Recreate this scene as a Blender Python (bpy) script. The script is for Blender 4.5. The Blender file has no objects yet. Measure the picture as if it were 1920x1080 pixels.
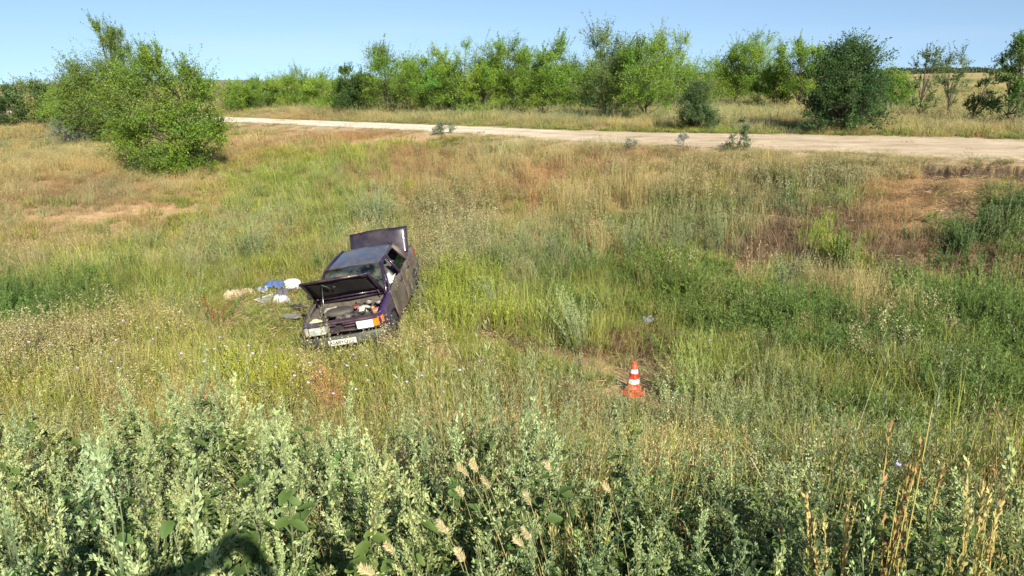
import bpy, bmesh, math, random
import numpy as np
from mathutils import Vector, Matrix, Euler

rad = math.radians
S = bpy.context.scene
COL = S.collection
RNG = np.random.default_rng(7)
random.seed(7)

# ------------------------------------------------------------------ camera, sky, sun, exposure
F, PITCH, ROLL, EYE = 1400.0, rad(15.75), rad(1.0), 4.7
cp_, sp_ = math.cos(PITCH), math.sin(PITCH)
FWD = np.array([0, cp_, -sp_]); UP0 = np.array([0, sp_, cp_]); RT0 = np.array([1.0, 0, 0])
RT = math.cos(ROLL) * RT0 - math.sin(ROLL) * UP0
UP = math.cos(ROLL) * UP0 + math.sin(ROLL) * RT0
CAM0 = np.array([0, 0, EYE])
cam = bpy.data.cameras.new('camera'); cam.lens = F / 1920 * 36; cam.sensor_width = 36
cam.clip_start = 0.05; cam.clip_end = 20000
camo = bpy.data.objects.new('camera', cam); COL.objects.link(camo); S.camera = camo
camo.matrix_world = Matrix(((RT[0], UP[0], -FWD[0], 0), (RT[1], UP[1], -FWD[1], 0), (RT[2], UP[2], -FWD[2], EYE), (0, 0, 0, 1)))

SUN_AZ, SUN_EL = rad(157.0), rad(32)          # clockwise from +Y
w = bpy.data.worlds.new('World'); S.world = w; w.use_nodes = True
nt = w.node_tree; bg = nt.nodes['Background']
sky = nt.nodes.new('ShaderNodeTexSky'); sky.sky_type = 'NISHITA'; sky.sun_disc = False
sky.sun_elevation = SUN_EL; sky.sun_rotation = SUN_AZ
sky.air_density = 1.0; sky.dust_density = 0.35; sky.ozone_density = 2.0; sky.altitude = 50
_tc = nt.nodes.new('ShaderNodeTexCoord'); _ad = nt.nodes.new('ShaderNodeVectorMath'); _ad.operation = 'ADD'; _ad.inputs[1].default_value = (0, 0, 0.15)
_nm = nt.nodes.new('ShaderNodeVectorMath'); _nm.operation = 'NORMALIZE'      # clear dry air: no milky band low down
nt.links.new(_tc.outputs['Generated'], _ad.inputs[0]); nt.links.new(_ad.outputs[0], _nm.inputs[0]); nt.links.new(_nm.outputs[0], sky.inputs[0])
_mp = nt.nodes.new('ShaderNodeMapping'); _mp.inputs['Scale'].default_value = (1.2, 1.2, 14); _cn = nt.nodes.new('ShaderNodeTexNoise'); _cn.inputs['Scale'].default_value = 1.6; _cn.inputs['Detail'].default_value = 5
_cr = nt.nodes.new('ShaderNodeMapRange'); _cr.inputs[1].default_value = .52; _cr.inputs[2].default_value = .80; _cr.inputs[4].default_value = .16      # thin high cloud all over the sky
_cm = nt.nodes.new('ShaderNodeMix'); _cm.data_type = 'RGBA'; _cm.inputs[7].default_value = (5.6, 5.9, 6.3, 1)
nt.links.new(_tc.outputs['Generated'], _mp.inputs[0]); nt.links.new(_mp.outputs[0], _cn.inputs['Vector']); nt.links.new(_cn.outputs[0], _cr.inputs[0]); nt.links.new(_cr.outputs[0], _cm.inputs[0])
nt.links.new(sky.outputs[0], _cm.inputs[6]); nt.links.new(_cm.outputs[2], bg.inputs[0]); bg.inputs[1].default_value = 0.085
sun = bpy.data.lights.new('sun', 'SUN'); sun.energy = 5.0; sun.angle = rad(0.53); sun.color = (1, 0.94, 0.84)
suno = bpy.data.objects.new('sun', sun); COL.objects.link(suno)
sd = Vector((math.sin(SUN_AZ) * math.cos(SUN_EL), math.cos(SUN_AZ) * math.cos(SUN_EL), math.sin(SUN_EL)))
suno.rotation_euler = sd.to_track_quat('Z', 'Y').to_euler(); suno.location = sd * 60
vs = S.view_settings; vs.view_transform = 'Standard'; vs.look = 'None'; vs.gamma = 1; vs.use_curve_mapping = False
vs.exposure = 0.95
try:
    S.cycles.max_bounces = 6; S.cycles.diffuse_bounces = 3; S.cycles.transparent_max_bounces = 8
    S.cycles.use_denoising = True; S.cycles.denoiser = 'OPENIMAGEDENOISE'; S.cycles.denoising_input_passes = 'RGB_ALBEDO_NORMAL'; S.cycles.denoising_prefilter = 'ACCURATE'
    S.cycles.sample_clamp_indirect = 4
except Exception:
    pass

# ------------------------------------------------------------------ generic helpers
def proj(p):
    d = np.asarray(p, float) - CAM0; z = d @ FWD
    return np.stack([960 + F * (d @ RT) / z, 540 - F * (d @ UP) / z], -1)
def ray(px, py):
    return FWD + RT * (px - 960) / F - UP * (py - 540) / F

def tag(o, label=None, cat=None, group=None, kind=None):
    if label: o['label'] = label
    if cat: o['category'] = cat
    if group: o['group'] = group
    if kind: o['kind'] = kind
    return o
def empty(name, loc, rot=(0, 0, 0), label=None, cat=None, group=None, scale=None):
    o = bpy.data.objects.new(name, None); COL.objects.link(o); o.location = loc; o.rotation_euler = rot
    o.empty_display_size = 0.2
    if scale is not None: o.scale = (scale,) * 3 if np.isscalar(scale) else scale
    return tag(o, label, cat, group)
def link(name, me, parent=None, link_it=True):
    o = bpy.data.objects.new(name, me)
    if link_it: COL.objects.link(o)
    if parent is not None: o.parent = parent
    return o
def copy_tree(o, parent=None, tint=None):
    c = o.copy(); COL.objects.link(c)
    if parent is not None: c.parent = parent
    if tint is not None: c.color = tint
    for ch in o.children: copy_tree(ch, c, tint)
    return c

def make_mesh(name, V, T, C=None, mat=None, smooth=False):
    V = np.ascontiguousarray(V, np.float32); T = np.ascontiguousarray(T, np.int32)
    me = bpy.data.meshes.new(name); n = len(T); k = T.shape[1]
    me.vertices.add(len(V)); me.vertices.foreach_set('co', V.ravel())
    me.loops.add(n * k); me.loops.foreach_set('vertex_index', T.ravel())
    me.polygons.add(n); me.polygons.foreach_set('loop_start', np.arange(0, n * k, k, dtype=np.int32))
    me.polygons.foreach_set('use_smooth', np.full(n, smooth))
    if C is not None:
        a = me.attributes.new('col', 'FLOAT_COLOR', 'POINT')
        C = np.concatenate([np.asarray(C, np.float32), np.ones((len(C), 1), np.float32)], 1)
        a.data.foreach_set('color', np.ascontiguousarray(C).ravel())
    me.update(calc_edges=True)
    if mat: me.materials.append(mat)
    return me

class MB:                                              # triangle soup with a colour per vertex
    def __init__(s): s.V = []; s.T = []; s.C = []; s.n = 0
    def add(s, V, T, C):
        V = np.asarray(V, float).reshape(-1, 3); C = np.asarray(C, float)
        if C.ndim == 1: C = np.tile(C, (len(V), 1))
        s.V.append(V); s.T.append(np.asarray(T, int) + s.n); s.C.append(C); s.n += len(V)
    def mesh(s, name, mat, smooth=False):
        return make_mesh(name, np.concatenate(s.V), np.concatenate(s.T), np.concatenate(s.C), mat, smooth)

def lerp(a, b, t): return a + (b - a) * t
def unit(v): return v / np.maximum(np.linalg.norm(v, axis=-1, keepdims=True), 1e-9)
def sstep(a, b, x):
    t = np.clip((x - a) / (b - a), 0, 1); return t * t * (3 - 2 * t)
def hash2(i, j, seed):
    h = (i * 374761393 + j * 668265263 + seed * 1442695041) & 0x7fffffff
    h = ((h ^ (h >> 13)) * 1274126177) & 0x7fffffff
    return ((h ^ (h >> 16)) & 0xffff) / 65535.0
def vnoise(x, y, scale, seed=0):                        # value noise, -1..1
    x = np.asarray(x, float) / scale; y = np.asarray(y, float) / scale
    i = np.floor(x).astype(np.int64); j = np.floor(y).astype(np.int64); u = x - i; v = y - j
    u = u * u * (3 - 2 * u); v = v * v * (3 - 2 * v)
    a = hash2(i, j, seed); b = hash2(i + 1, j, seed); c = hash2(i, j + 1, seed); d = hash2(i + 1, j + 1, seed)
    return (lerp(lerp(a, b, u), lerp(c, d, u), v)) * 2 - 1

# ------------------------------------------------------------------ materials
def newmat(name):
    m = bpy.data.materials.new(name); m.use_nodes = True; t = m.node_tree
    return m, t, t.nodes, t.links, t.nodes['Principled BSDF']
def mixc(t, a, b, f, mode='MIX'):
    n = t.nodes.new('ShaderNodeMix'); n.data_type = 'RGBA'; n.blend_type = mode
    for s_, v in ((n.inputs[6], a), (n.inputs[7], b), (n.inputs[0], f)):
        if hasattr(v, 'is_linked') or hasattr(v, 'links'): t.links.new(v, s_)
        elif isinstance(v, (int, float)): s_.default_value = v
        else: s_.default_value = (*v, 1) if len(v) == 3 else v
    return n.outputs[2]
def noise(t, scale, detail=4, rough=0.55, coord='Object', lo=0.35, hi=0.65, stretch=None):
    c = t.nodes.new('ShaderNodeTexCoord'); n = t.nodes.new('ShaderNodeTexNoise')
    n.inputs['Scale'].default_value = scale; n.inputs['Detail'].default_value = detail; n.inputs['Roughness'].default_value = rough
    if stretch:
        mp = t.nodes.new('ShaderNodeMapping'); mp.inputs['Scale'].default_value = stretch
        t.links.new(c.outputs[coord], mp.inputs[0]); t.links.new(mp.outputs[0], n.inputs['Vector'])
    else: t.links.new(c.outputs[coord], n.inputs['Vector'])
    r = t.nodes.new('ShaderNodeMapRange'); r.inputs[1].default_value = lo; r.inputs[2].default_value = hi
    t.links.new(n.outputs[0], r.inputs[0]); return r.outputs[0]
def bump(t, bs, h, strength, dist):
    b = t.nodes.new('ShaderNodeBump'); b.inputs['Strength'].default_value = strength; b.inputs['Distance'].default_value = dist
    t.links.new(h, b.inputs['Height']); t.links.new(b.outputs[0], bs.inputs['Normal'])
def solid(name, c1, c2=None, scale=8, rough=0.6, metal=0.0, coat=0.0, bumpd=0.0, spec=0.5, lo=0.35, hi=0.65):
    m, t, N, L, bs = newmat(name)
    if c2 is None: c2 = tuple(v * 0.75 for v in c1)
    f = noise(t, scale, lo=lo, hi=hi)
    L.new(mixc(t, c1, c2, f), bs.inputs['Base Color'])
    bs.inputs['Roughness'].default_value = rough; bs.inputs['Metallic'].default_value = metal
    bs.inputs['Coat Weight'].default_value = coat; bs.inputs['Coat Roughness'].default_value = 0.06
    bs.inputs['Specular IOR Level'].default_value = spec
    if bumpd: bump(t, bs, noise(t, scale * 4), 0.6, bumpd)
    return m
def veg(name, tint_from, trans=0.3, rough=0.6, spec=0.25):  # colour of the plant itself x a tint for each plant
    m, t, N, L, bs = newmat(name)
    a = N.new('ShaderNodeAttribute'); a.attribute_name = 'col'
    if tint_from == 'inst':
        b = N.new('ShaderNodeAttribute'); b.attribute_type = 'INSTANCER'; b.attribute_name = 'tint'; tc = b.outputs['Color']
    else:
        b = N.new('ShaderNodeObjectInfo'); tc = b.outputs['Color']
    col = mixc(t, a.outputs['Color'], tc, 1.0, 'MULTIPLY')
    L.new(col, bs.inputs['Base Color']); bs.inputs['Roughness'].default_value = rough; bs.inputs['Specular IOR Level'].default_value = spec
    tr = N.new('ShaderNodeBsdfTranslucent'); L.new(col, tr.inputs[0])
    mx = N.new('ShaderNodeMixShader'); mx.inputs[0].default_value = trans
    L.new(bs.outputs[0], mx.inputs[1]); L.new(tr.outputs[0], mx.inputs[2]); L.new(mx.outputs[0], N['Material Output'].inputs[0])
    return m
M_VEG = veg('ground_vegetation', 'inst', 0.28)
M_PLANT = veg('plant_tissue', 'obj', 0.25)
M_LEAF = veg('tree_leaf', 'obj', 0.44, 0.5, 0.3)
M_BARK = solid('bark', (0.13, 0.10, 0.075), (0.07, 0.055, 0.04), 14, 0.9, bumpd=0.01)

# ------------------------------------------------------------------ the lie of the land
_pr = np.array([(-80, 3.02), (0.3, 3.02), (0.9, 2.85), (1.8, 2.35), (3, 2.02), (4.8, 1.5), (6.5, 0.85), (8.3, 0.22), (9.8, 0.03), (12, 0), (6000, 0)])
_py = np.linspace(-80, 40, 2401); _pz = np.interp(_py, _pr[:, 0], _pr[:, 1])
_k = np.hanning(13); _k /= _k.sum(); _pz = np.convolve(np.pad(_pz, 6, 'edge'), _k, 'valid')
_yf = np.array([(-3000, 2000), (-300, 240), (-60, 74), (-30, 57), (-15, 47.5), (-7.2, 40.5), (-1.35, 35), (2.94, 29.8), (8.05, 25.65), (12, 22.8), (14.3, 20.9), (22, 15), (40, 3), (300, -150), (3000, -2000)])
_yb = np.array([(-3000, 2010), (-300, 252), (-60, 84), (-30, 63), (-16.8, 52.2), (-8.3, 45.8), (-1.5, 39.6), (3.5, 34.9), (10, 32.0), (15.4, 29.2), (18.4, 27), (26, 21), (46, 6), (300, -138), (3000, -1990)])
_lx = np.array([(-60, 40), (-20, 33), (-9, 22), (-4, 15), (0, 12), (3, 11), (10, 9.5), (20, 9), (60, 9)])
_ylist = np.arange(-3000, 3001, 1.0)
def _smooth(tab, x, wd=2.0):
    return sum(np.interp(x + d, tab[:, 0], tab[:, 1]) for d in (-wd, -wd / 2, 0, wd / 2, wd)) / 5
def yfront(x): return _smooth(_yf, x)
def yback(x): return _smooth(_yb, x)
ROADZ = 2.25
CAR_T = np.array([-2.924, 14.865, -0.156]); CAR_E = (rad(9.3), rad(3.9), rad(-92.4))
CAR_R = np.array(Euler(CAR_E, 'XYZ').to_matrix())
def to_car(x, y):
    d = np.stack([np.asarray(x, float) - CAR_T[0], np.asarray(y, float) - CAR_T[1]], -1)
    ax = unit(CAR_R[:2, 0]); ay = np.array([-ax[1], ax[0]])
    return d @ ax, d @ ay
def on_road(x, y):
    f = yfront(x) - .5; b = yback(x); e = 0.35 * vnoise(x, y, 1.3, 5)
    return (y > f + e) & (y < b + e)
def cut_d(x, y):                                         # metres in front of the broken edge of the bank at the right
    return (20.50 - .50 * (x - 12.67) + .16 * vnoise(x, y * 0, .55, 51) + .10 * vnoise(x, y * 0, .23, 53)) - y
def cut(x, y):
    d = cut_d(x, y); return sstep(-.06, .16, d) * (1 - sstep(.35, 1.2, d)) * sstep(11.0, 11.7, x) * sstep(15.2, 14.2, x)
def H(x, y):
    x = np.asarray(x, float); y = np.asarray(y, float)
    near = np.interp(y, _py, _pz, right=0.0)
    s = yfront(x) - 0.6 - y
    bank = ROADZ * (1 - sstep(0, np.interp(x, _lx[:, 0], _lx[:, 1]), s))
    rd = sstep(2.2, 0.3, s) * sstep(yback(x) + 3.0, yback(x) + 1.0, y)           # keep the road smooth
    nz = 0.10 * vnoise(x, y, 4.5, 1) + 0.05 * vnoise(x, y, 1.6, 2) + 0.02 * vnoise(x, y, .6, 3)
    nz = nz + 0.30 * vnoise(x, y, 14, 4) * sstep(18, 30, y) * sstep(0, -12, x)
    far = sstep(45, 140, np.hypot(x, y))
    z = near + bank + nz * (1 - 0.9 * rd) * (1 - far) + far * 0.8 * vnoise(x, y, 60, 6)
    # spoil heap and cut behind it on the right-hand bank
    z = z + 0.24 * np.exp(-(((x - 11.8) / 1.2) ** 2 + ((y - 18.9) / .8) ** 2))
    z = z - 0.62 * cut(x, y)
    z = z - 0.35 * np.exp(-(((x - 10.0) / 0.7) ** 2 + ((y - 16.2) / 0.7) ** 2))
    # the ground the car came to rest on
    cx, cy = to_car(x, y); m = sstep(1.0, 0.0, (np.maximum(np.abs(cx) - 2.0, 0) ** 2 + np.maximum(np.abs(cy) - .8, 0) ** 2) ** .5 / 1.3)
    n = CAR_R[:, 2]; plane = CAR_T[2] - (n[0] * (x - CAR_T[0]) + n[1] * (y - CAR_T[1])) / n[2]
    return z * (1 - m) + (plane + 0.02 + 0.3 * nz) * m
def hit(px, py, lift=0.0):                              # the point of the ground seen there
    d = ray(px, py); t = np.concatenate([np.arange(1.2, 30, .02), np.arange(30, 400, .2)])
    P = CAM0 + d * t[:, None]; b = P[:, 2] < H(P[:, 0], P[:, 1]) + lift
    i = int(np.argmax(b)) if b.any() else len(t) - 1
    x, y = P[i, 0], P[i, 1]; return np.array([x, y, float(H(x, y))])
def depth(p): return float((np.asarray(p) - CAM0) @ FWD)

# ------------------------------------------------------------------ what grows where
KINDS = ['straw', 'cheat', 'green', 'worm', 'kochia', 'yellow', 'dead', 'bare', 'seedy']
PATCH = [  # seen-at x, y, half width, half height, kind, amount
    (70, 590, 200, 45, 'kochia', 4), (330, 560, 130, 45, 'green', 2), (250, 403, 190, 22, 'bare', 4.5), (60, 400, 90, 20, 'bare', 1),
    (150, 340, 260, 45, 'cheat', 1.6), (150, 300, 240, 40, 'straw', 4), (120, 355, 200, 30, 'cheat', 2), (60, 280, 110, 25, 'worm', 1.4), (150, 500, 220, 40, 'straw', 1.6),
    (560, 330, 150, 60, 'green', 3.0), (600, 320, 150, 45, 'yellow', 2.2), (480, 430, 150, 60, 'worm', 1.8), (560, 380, 120, 40, 'green', 2),
    (860, 322, 190, 36, 'cheat', 4), (1060, 325, 170, 40, 'cheat', 3.5), (960, 320, 200, 40, 'straw', 1.5), (1240, 320, 90, 30, 'cheat', 2), (750, 300, 90, 20, 'cheat', 1.5), (980, 290, 300, 25, 'straw', 2), (700, 400, 60, 45, 'worm', 2), (640, 400, 50, 50, 'green', 3),
    (840, 430, 110, 60, 'seedy', 2.5), (960, 420, 90, 50, 'cheat', 1.2), (1010, 500, 120, 40, 'worm', 1.5),
    (1290, 430, 200, 55, 'worm', 4), (1420, 308, 360, 26, 'straw', 8), (1250, 355, 120, 30, 'seedy', 2), (1480, 345, 130, 20, 'dead', 2), (1420, 360, 200, 40, 'seedy', 2), (1620, 320, 130, 35, 'seedy', 2),
    (1490, 455, 130, 40, 'dead', 7), (1660, 470, 120, 65, 'dead', 7), (1690, 420, 70, 40, 'cheat', 4), (1640, 520, 90, 25, 'bare', 2), (1380, 500, 90, 30, 'bare', 2.2), (1500, 560, 90, 25, 'dead', 2.5), (1760, 355, 100, 45, 'cheat', 6), (1790, 345, 70, 25, 'bare', 1.5), (1790, 350, 80, 35, 'dead', 2), (1870, 420, 120, 70, 'kochia', 4), (1800, 460, 120, 50, 'worm', 2), (1795, 400, 35, 20, 'dead', 8),
    (1860, 500, 100, 40, 'dead', 2.5), (1130, 560, 180, 60, 'green', 2.5), (1200, 530, 170, 60, 'kochia', 3), (1575, 490, 40, 70, 'yellow', 4),
    (860, 565, 70, 65, 'yellow', 5), (930, 650, 100, 60, 'yellow', 2.4), (960, 690, 90, 60, 'green', 4), (1040, 590, 60, 40, 'kochia', 2),
    (1245, 580, 70, 22, 'bare', 7), (1200, 655, 120, 40, 'dead', 3), (1010, 628, 50, 14, 'bare', 3), (1250, 700, 50, 30, 'dead', 2), (1160, 715, 60, 45, 'bare', 9), (1215, 690, 60, 30, 'dead', 4), (1190, 775, 45, 22, 'bare', 5), (1110, 690, 50, 20, 'bare', 4), (1060, 660, 60, 20, 'dead', 3),
    (1430, 620, 200, 70, 'kochia', 4), (1780, 610, 200, 90, 'kochia', 4), (1450, 720, 250, 70, 'green', 2.2), (1620, 570, 45, 55, 'straw', 5), (1720, 700, 130, 60, 'seedy', 1.4), (1330, 690, 70, 60, 'green', 3), (1600, 640, 120, 40, 'dead', 1.5), (1880, 760, 90, 70, 'kochia', 3),
    (90, 675, 150, 30, 'seedy', 3), (330, 630, 190, 60, 'straw', 1.2), (300, 690, 220, 40, 'green', 1.6), (560, 690, 200, 50, 'green', 3), (490, 745, 80, 25, 'yellow', 6), (720, 650, 90, 30, 'straw', 2), (830, 710, 150, 50, 'green', 3),
    (950, 800, 200, 40, 'straw', 1.6), (1110, 800, 120, 50, 'cheat', 4), (420, 770, 60, 30, 'cheat', 3), (570, 770, 60, 30, 'cheat', 3), (1000, 850, 150, 40, 'straw', 1.6), (600, 540, 60, 30, 'bare', 1.2), (430, 560, 60, 30, 'bare', 0.8),
    (820, 480, 60, 60, 'seedy', 2), (740, 690, 60, 20, 'seedy', 2), (1300, 800, 300, 60, 'worm', 3), (1700, 820, 250, 60, 'kochia', 2),
    (620, 262, 260, 14, 'cheat', 3), (800, 256, 260, 10, 'bare', 4), (620, 248, 200, 8, 'bare', 3.5), (950, 270, 150, 8, 'bare', 1.6), (470, 250, 60, 15, 'bare', 2), (560, 265, 120, 10, 'cheat', 3),
    (520, 285, 130, 14, 'green', 2), (1000, 222, 500, 6, 'worm', 2.5),
]
def _patches():
    out = []
    for px, py, rx, ry, k, a in PATCH:
        c = hit(px, py); e0 = hit(px, min(py + ry, 1070)); e1 = hit(px, max(py - ry, 175)); d = depth(c)
        out.append((c[0], c[1], rx * d / F, max(0.5 * abs(e1[1] - e0[1]), 0.3), KINDS.index(k), a))
    return out
WP = _patches()
def weights(x, y):
    W = np.zeros((len(x), len(KINDS)))
    n1 = vnoise(x, y, 2.2, 11); n2 = vnoise(x, y, 5.0, 12); n3 = vnoise(x, y, 1.1, 13); n4 = vnoise(x, y, 3.1, 14)
    W[:, 0] = 0.55 + 0.7 * n1; W[:, 1] = 0.25 + 0.6 * n2; W[:, 2] = 1.2 - 0.7 * n1; W[:, 3] = 0.5 + 0.7 * n3
    W[:, 4] = 0.45 + 0.7 * n4; W[:, 5] = 0.35 - .5 * n3; W[:, 6] = 0.25 + 0.5 * n2 * n3; W[:, 7] = 0.12; W[:, 8] = 0.22 - 0.5 * n4
    gl = sstep(19, 27, y) * sstep(-3, -10, x)                                    # dry field on the left
    W[:, 0] += 1.2 * gl; W[:, 1] += 0.8 * gl; W[:, 2] *= 1 - .7 * gl; W[:, 4] *= 1 - .9 * gl; W[:, 7] += 0.5 * gl
    fl = sstep(12, 8, y) * sstep(2.4, 7, y + 1)                                  # foot of the slope is greener
    W[:, 2] += 1.0 * fl; W[:, 4] += 0.6 * fl * sstep(-1, 3, x)
    bh = sstep(0, 4, y - yback(x))
    W[:, 0] += 2.0 * bh; W[:, 3] += 0.6 * bh; W[:, 4] *= 1 - bh; W[:, 7] *= 1 - bh
    vg = sstep(3.6, 1.0, yfront(x) - y) * (y < yback(x))                        # dry worn verge in front of the track
    W[:, 2] *= 1 - .9 * vg; W[:, 4] *= 1 - .95 * vg; W[:, 5] *= 1 - .9 * vg; W[:, 0] += 1.1 * vg; W[:, 1] += .5 * vg; W[:, 7] += 1.0 * vg * (1 + n3)
    W = np.maximum(W, 0)
    for cx, cy, rx, ry, k, a in WP:
        g = np.exp(-(((x - cx) / rx) ** 2 + ((y - cy) / ry) ** 2) ** 1.0)
        W *= (1 - 0.14 * min(a, 6) * g)[:, None]; W[:, k] += a * 0.75 * g
    return np.maximum(W, 1e-4) ** 1.9

# ------------------------------------------------------------------ ground sheet and road
def growth(lo, hi, step, far, k=1.22):
    a = list(np.arange(lo, hi, step)); s = step
    while a[-1] < far: s *= k; a.append(a[-1] + s)
    s = step
    while a[0] > -far: s *= k; a.insert(0, a[0] - s)
    return np.array(a)
gx = growth(-34, 34, .36, 9000); gy = growth(-3, 58, .30, 9000)
gx = np.unique(np.concatenate([gx, np.arange(11.0, 15.3, .14)])); gy = np.unique(np.concatenate([gy, np.arange(18.6, 21.6, .09)]))
gX, gY = np.meshgrid(gx, gy); gZ = H(gX, gY)
nx_, ny_ = len(gx), len(gy)
V = np.stack([gX, gY, gZ], -1).reshape(-1, 3)
ii = (np.arange(ny_ - 1)[:, None] * nx_ + np.arange(nx_ - 1)).ravel()
Q = np.stack([ii, ii + 1, ii + nx_ + 1, ii + nx_], 1)
GC = np.array([(.36, .27, .13), (.34, .21, .105), (.16, .16, .05), (.25, .23, .13), (.12, .14, .05), (.20, .19, .05), (.24, .165, .10), (.50, .345, .20), (.31, .24, .12)])
Wt = weights(V[:, 0], V[:, 1]); Wt /= Wt.sum(1, keepdims=True)
gcol = Wt @ GC
_cd = cut_d(V[:, 0], V[:, 1]); _ct = (sstep(-.16, -.02, _cd) * (1 - sstep(.30, .62, _cd)) * sstep(11.0, 11.7, V[:, 0]) * sstep(15.2, 14.2, V[:, 0]))[:, None]; gcol = gcol * (1 - _ct) + _ct * np.array([.075, .055, .042])      # shade of the hollow under the broken turf, painted into the ground colour
_vs = (sstep(2.2, .2, yfront(V[:, 0]) - V[:, 1] + .9 * vnoise(V[:, 0], V[:, 1], 1.1, 71)) * sstep(1.6, .2, V[:, 1] - yback(V[:, 0]) + .8 * vnoise(V[:, 0], V[:, 1], .9, 72)))[:, None]
gcol = gcol * (1 - _vs * (1 - _ct)) + _vs * (1 - _ct) * np.array([.50, .40, .27])                      # sand spilled off the track
fm = sstep(60, 160, np.hypot(V[:, 0], V[:, 1]))[:, None]
fn = vnoise(V[:, 0], V[:, 1], 90, 21)[:, None]
gcol = gcol * (1 - fm) + fm * np.where(fn > 0.25, np.array([.22, .22, .085]), np.array([.38, .31, .14]))
m, t, N, L, bs = newmat('ground_soil_and_litter')
a = N.new('ShaderNodeAttribute'); a.attribute_name = 'col'
n1 = noise(t, 3.0, 8, .7, lo=.25, hi=.75); n2 = noise(t, 28, 4, .7, lo=.2, hi=.8)
c1 = mixc(t, a.outputs['Color'], mixc(t, (.62, .58, .5), (1.35, 1.3, 1.2), n1), 1.0, 'MULTIPLY')
c2 = mixc(t, c1, mixc(t, (.6, .6, .6), (1.3, 1.3, 1.3), n2), 1.0, 'MULTIPLY')
L.new(c2, bs.inputs['Base Color']); bs.inputs['Roughness'].default_value = 0.95; bs.inputs['Specular IOR Level'].default_value = 0.1
bump(t, bs, noise(t, 14, 6, .7, lo=0, hi=1), 0.8, 0.06)
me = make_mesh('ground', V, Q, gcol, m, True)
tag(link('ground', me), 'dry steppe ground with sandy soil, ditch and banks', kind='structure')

xs = np.concatenate([np.arange(-60, 40.01, .35)]); nv = 11; rows = []; rc = []
for j in range(nv):
    v = j / (nv - 1); f = yfront(xs); b = yback(xs)
    ed = 0.0
    if j in (0, nv - 1): ed = 0.45 * vnoise(xs, xs * 0 + j, .7, 31) + .75 * vnoise(xs, xs * 0 + j, 3.1, 32) + (-.9 if j == 0 else .25)
    yy = f + (b - f) * v + ed
    lift = 0.035 if 0 < j < nv - 1 else -0.03
    rut = -0.018 * (math.exp(-((v - .32) / .07) ** 2) + math.exp(-((v - .68) / .07) ** 2))
    rows.append(np.stack([xs, yy, H(xs, yy) + lift + rut], -1))
    lf = sstep(6, -4, xs)[:, None]
    base = lerp(np.array([.52, .42, .29]), np.array([.70, .62, .48]), lf)
    rc.append(base * (1.0 + 0.10 * (math.exp(-((v - .32) / .1) ** 2) + math.exp(-((v - .68) / .1) ** 2)) - 0.10 * math.exp(-((v - .5) / .12) ** 2)))
V = np.stack(rows, 0).reshape(-1, 3); n_ = len(xs)
ii = (np.arange(nv - 1)[:, None] * n_ + np.arange(n_ - 1)).ravel()
m2, t, N, L, bs = newmat('sandy_road')
a = N.new('ShaderNodeAttribute'); a.attribute_name = 'col'
n1 = noise(t, .8, 8, .65, lo=.3, hi=.7, stretch=(1, 1.6, 1)); n2 = noise(t, 22, 4, .7, lo=.2, hi=.8)
c1 = mixc(t, a.outputs['Color'], mixc(t, (.70, .66, .60), (1.18, 1.16, 1.13), n1), 1.0, 'MULTIPLY')
c2 = mixc(t, c1, mixc(t, (.82, .82, .82), (1.12, 1.12, 1.12), n2), 1.0, 'MULTIPLY')
L.new(c2, bs.inputs['Base Color']); bs.inputs['Roughness'].default_value = 0.95; bs.inputs['Specular IOR Level'].default_value = 0.1
bump(t, bs, noise(t, 10, 6, .7, lo=0, hi=1), 0.7, 0.05)
me = make_mesh('dirt_road', V, np.stack([ii, ii + 1, ii + n_ + 1, ii + n_], 1), np.concatenate(rc), m2, True)
tag(link('dirt_road', me), 'pale sandy dirt track crossing the steppe', kind='structure')

# ------------------------------------------------------------------ plant geometry
def rand_az(r, n): a = r.uniform(0, 2 * np.pi, n); return np.stack([np.cos(a), np.sin(a), np.zeros(n)], -1)
def add_strips(mb, B, Mid, Tp, wv, cb, ct):
    n = len(B); wv = wv * 0.5
    V = np.stack([B - wv, B + wv, Mid - wv * .8, Mid + wv * .8, Tp], 1).reshape(-1, 3)
    k = np.arange(n)[:, None, None] * 5
    T = (np.array([[0, 1, 3], [0, 3, 2], [2, 3, 4]])[None] + k).reshape(-1, 3)
    cm = (cb + ct) / 2
    C = np.stack([cb, cb, cm, cm, ct], 1).reshape(-1, 3); mb.add(V, T, C)
def vary(r, c, n, s=.18): return np.clip(np.asarray(c)[None] * (1 + r.normal(0, s, (n, 1))) * (1 + r.normal(0, .05, (n, 3))), .004, .9)
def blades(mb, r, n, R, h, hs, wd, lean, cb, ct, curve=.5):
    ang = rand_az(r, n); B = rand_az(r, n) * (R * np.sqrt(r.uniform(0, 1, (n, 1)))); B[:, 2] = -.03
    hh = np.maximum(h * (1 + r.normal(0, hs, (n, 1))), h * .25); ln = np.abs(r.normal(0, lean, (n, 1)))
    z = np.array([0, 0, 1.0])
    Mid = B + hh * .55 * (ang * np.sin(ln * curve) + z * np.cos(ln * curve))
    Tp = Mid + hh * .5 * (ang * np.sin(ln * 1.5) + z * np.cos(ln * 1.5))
    add_strips(mb, B, Mid, Tp, rand_az(r, n) * wd, vary(r, cb, n), vary(r, ct, n)); return Mid, Tp
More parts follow.
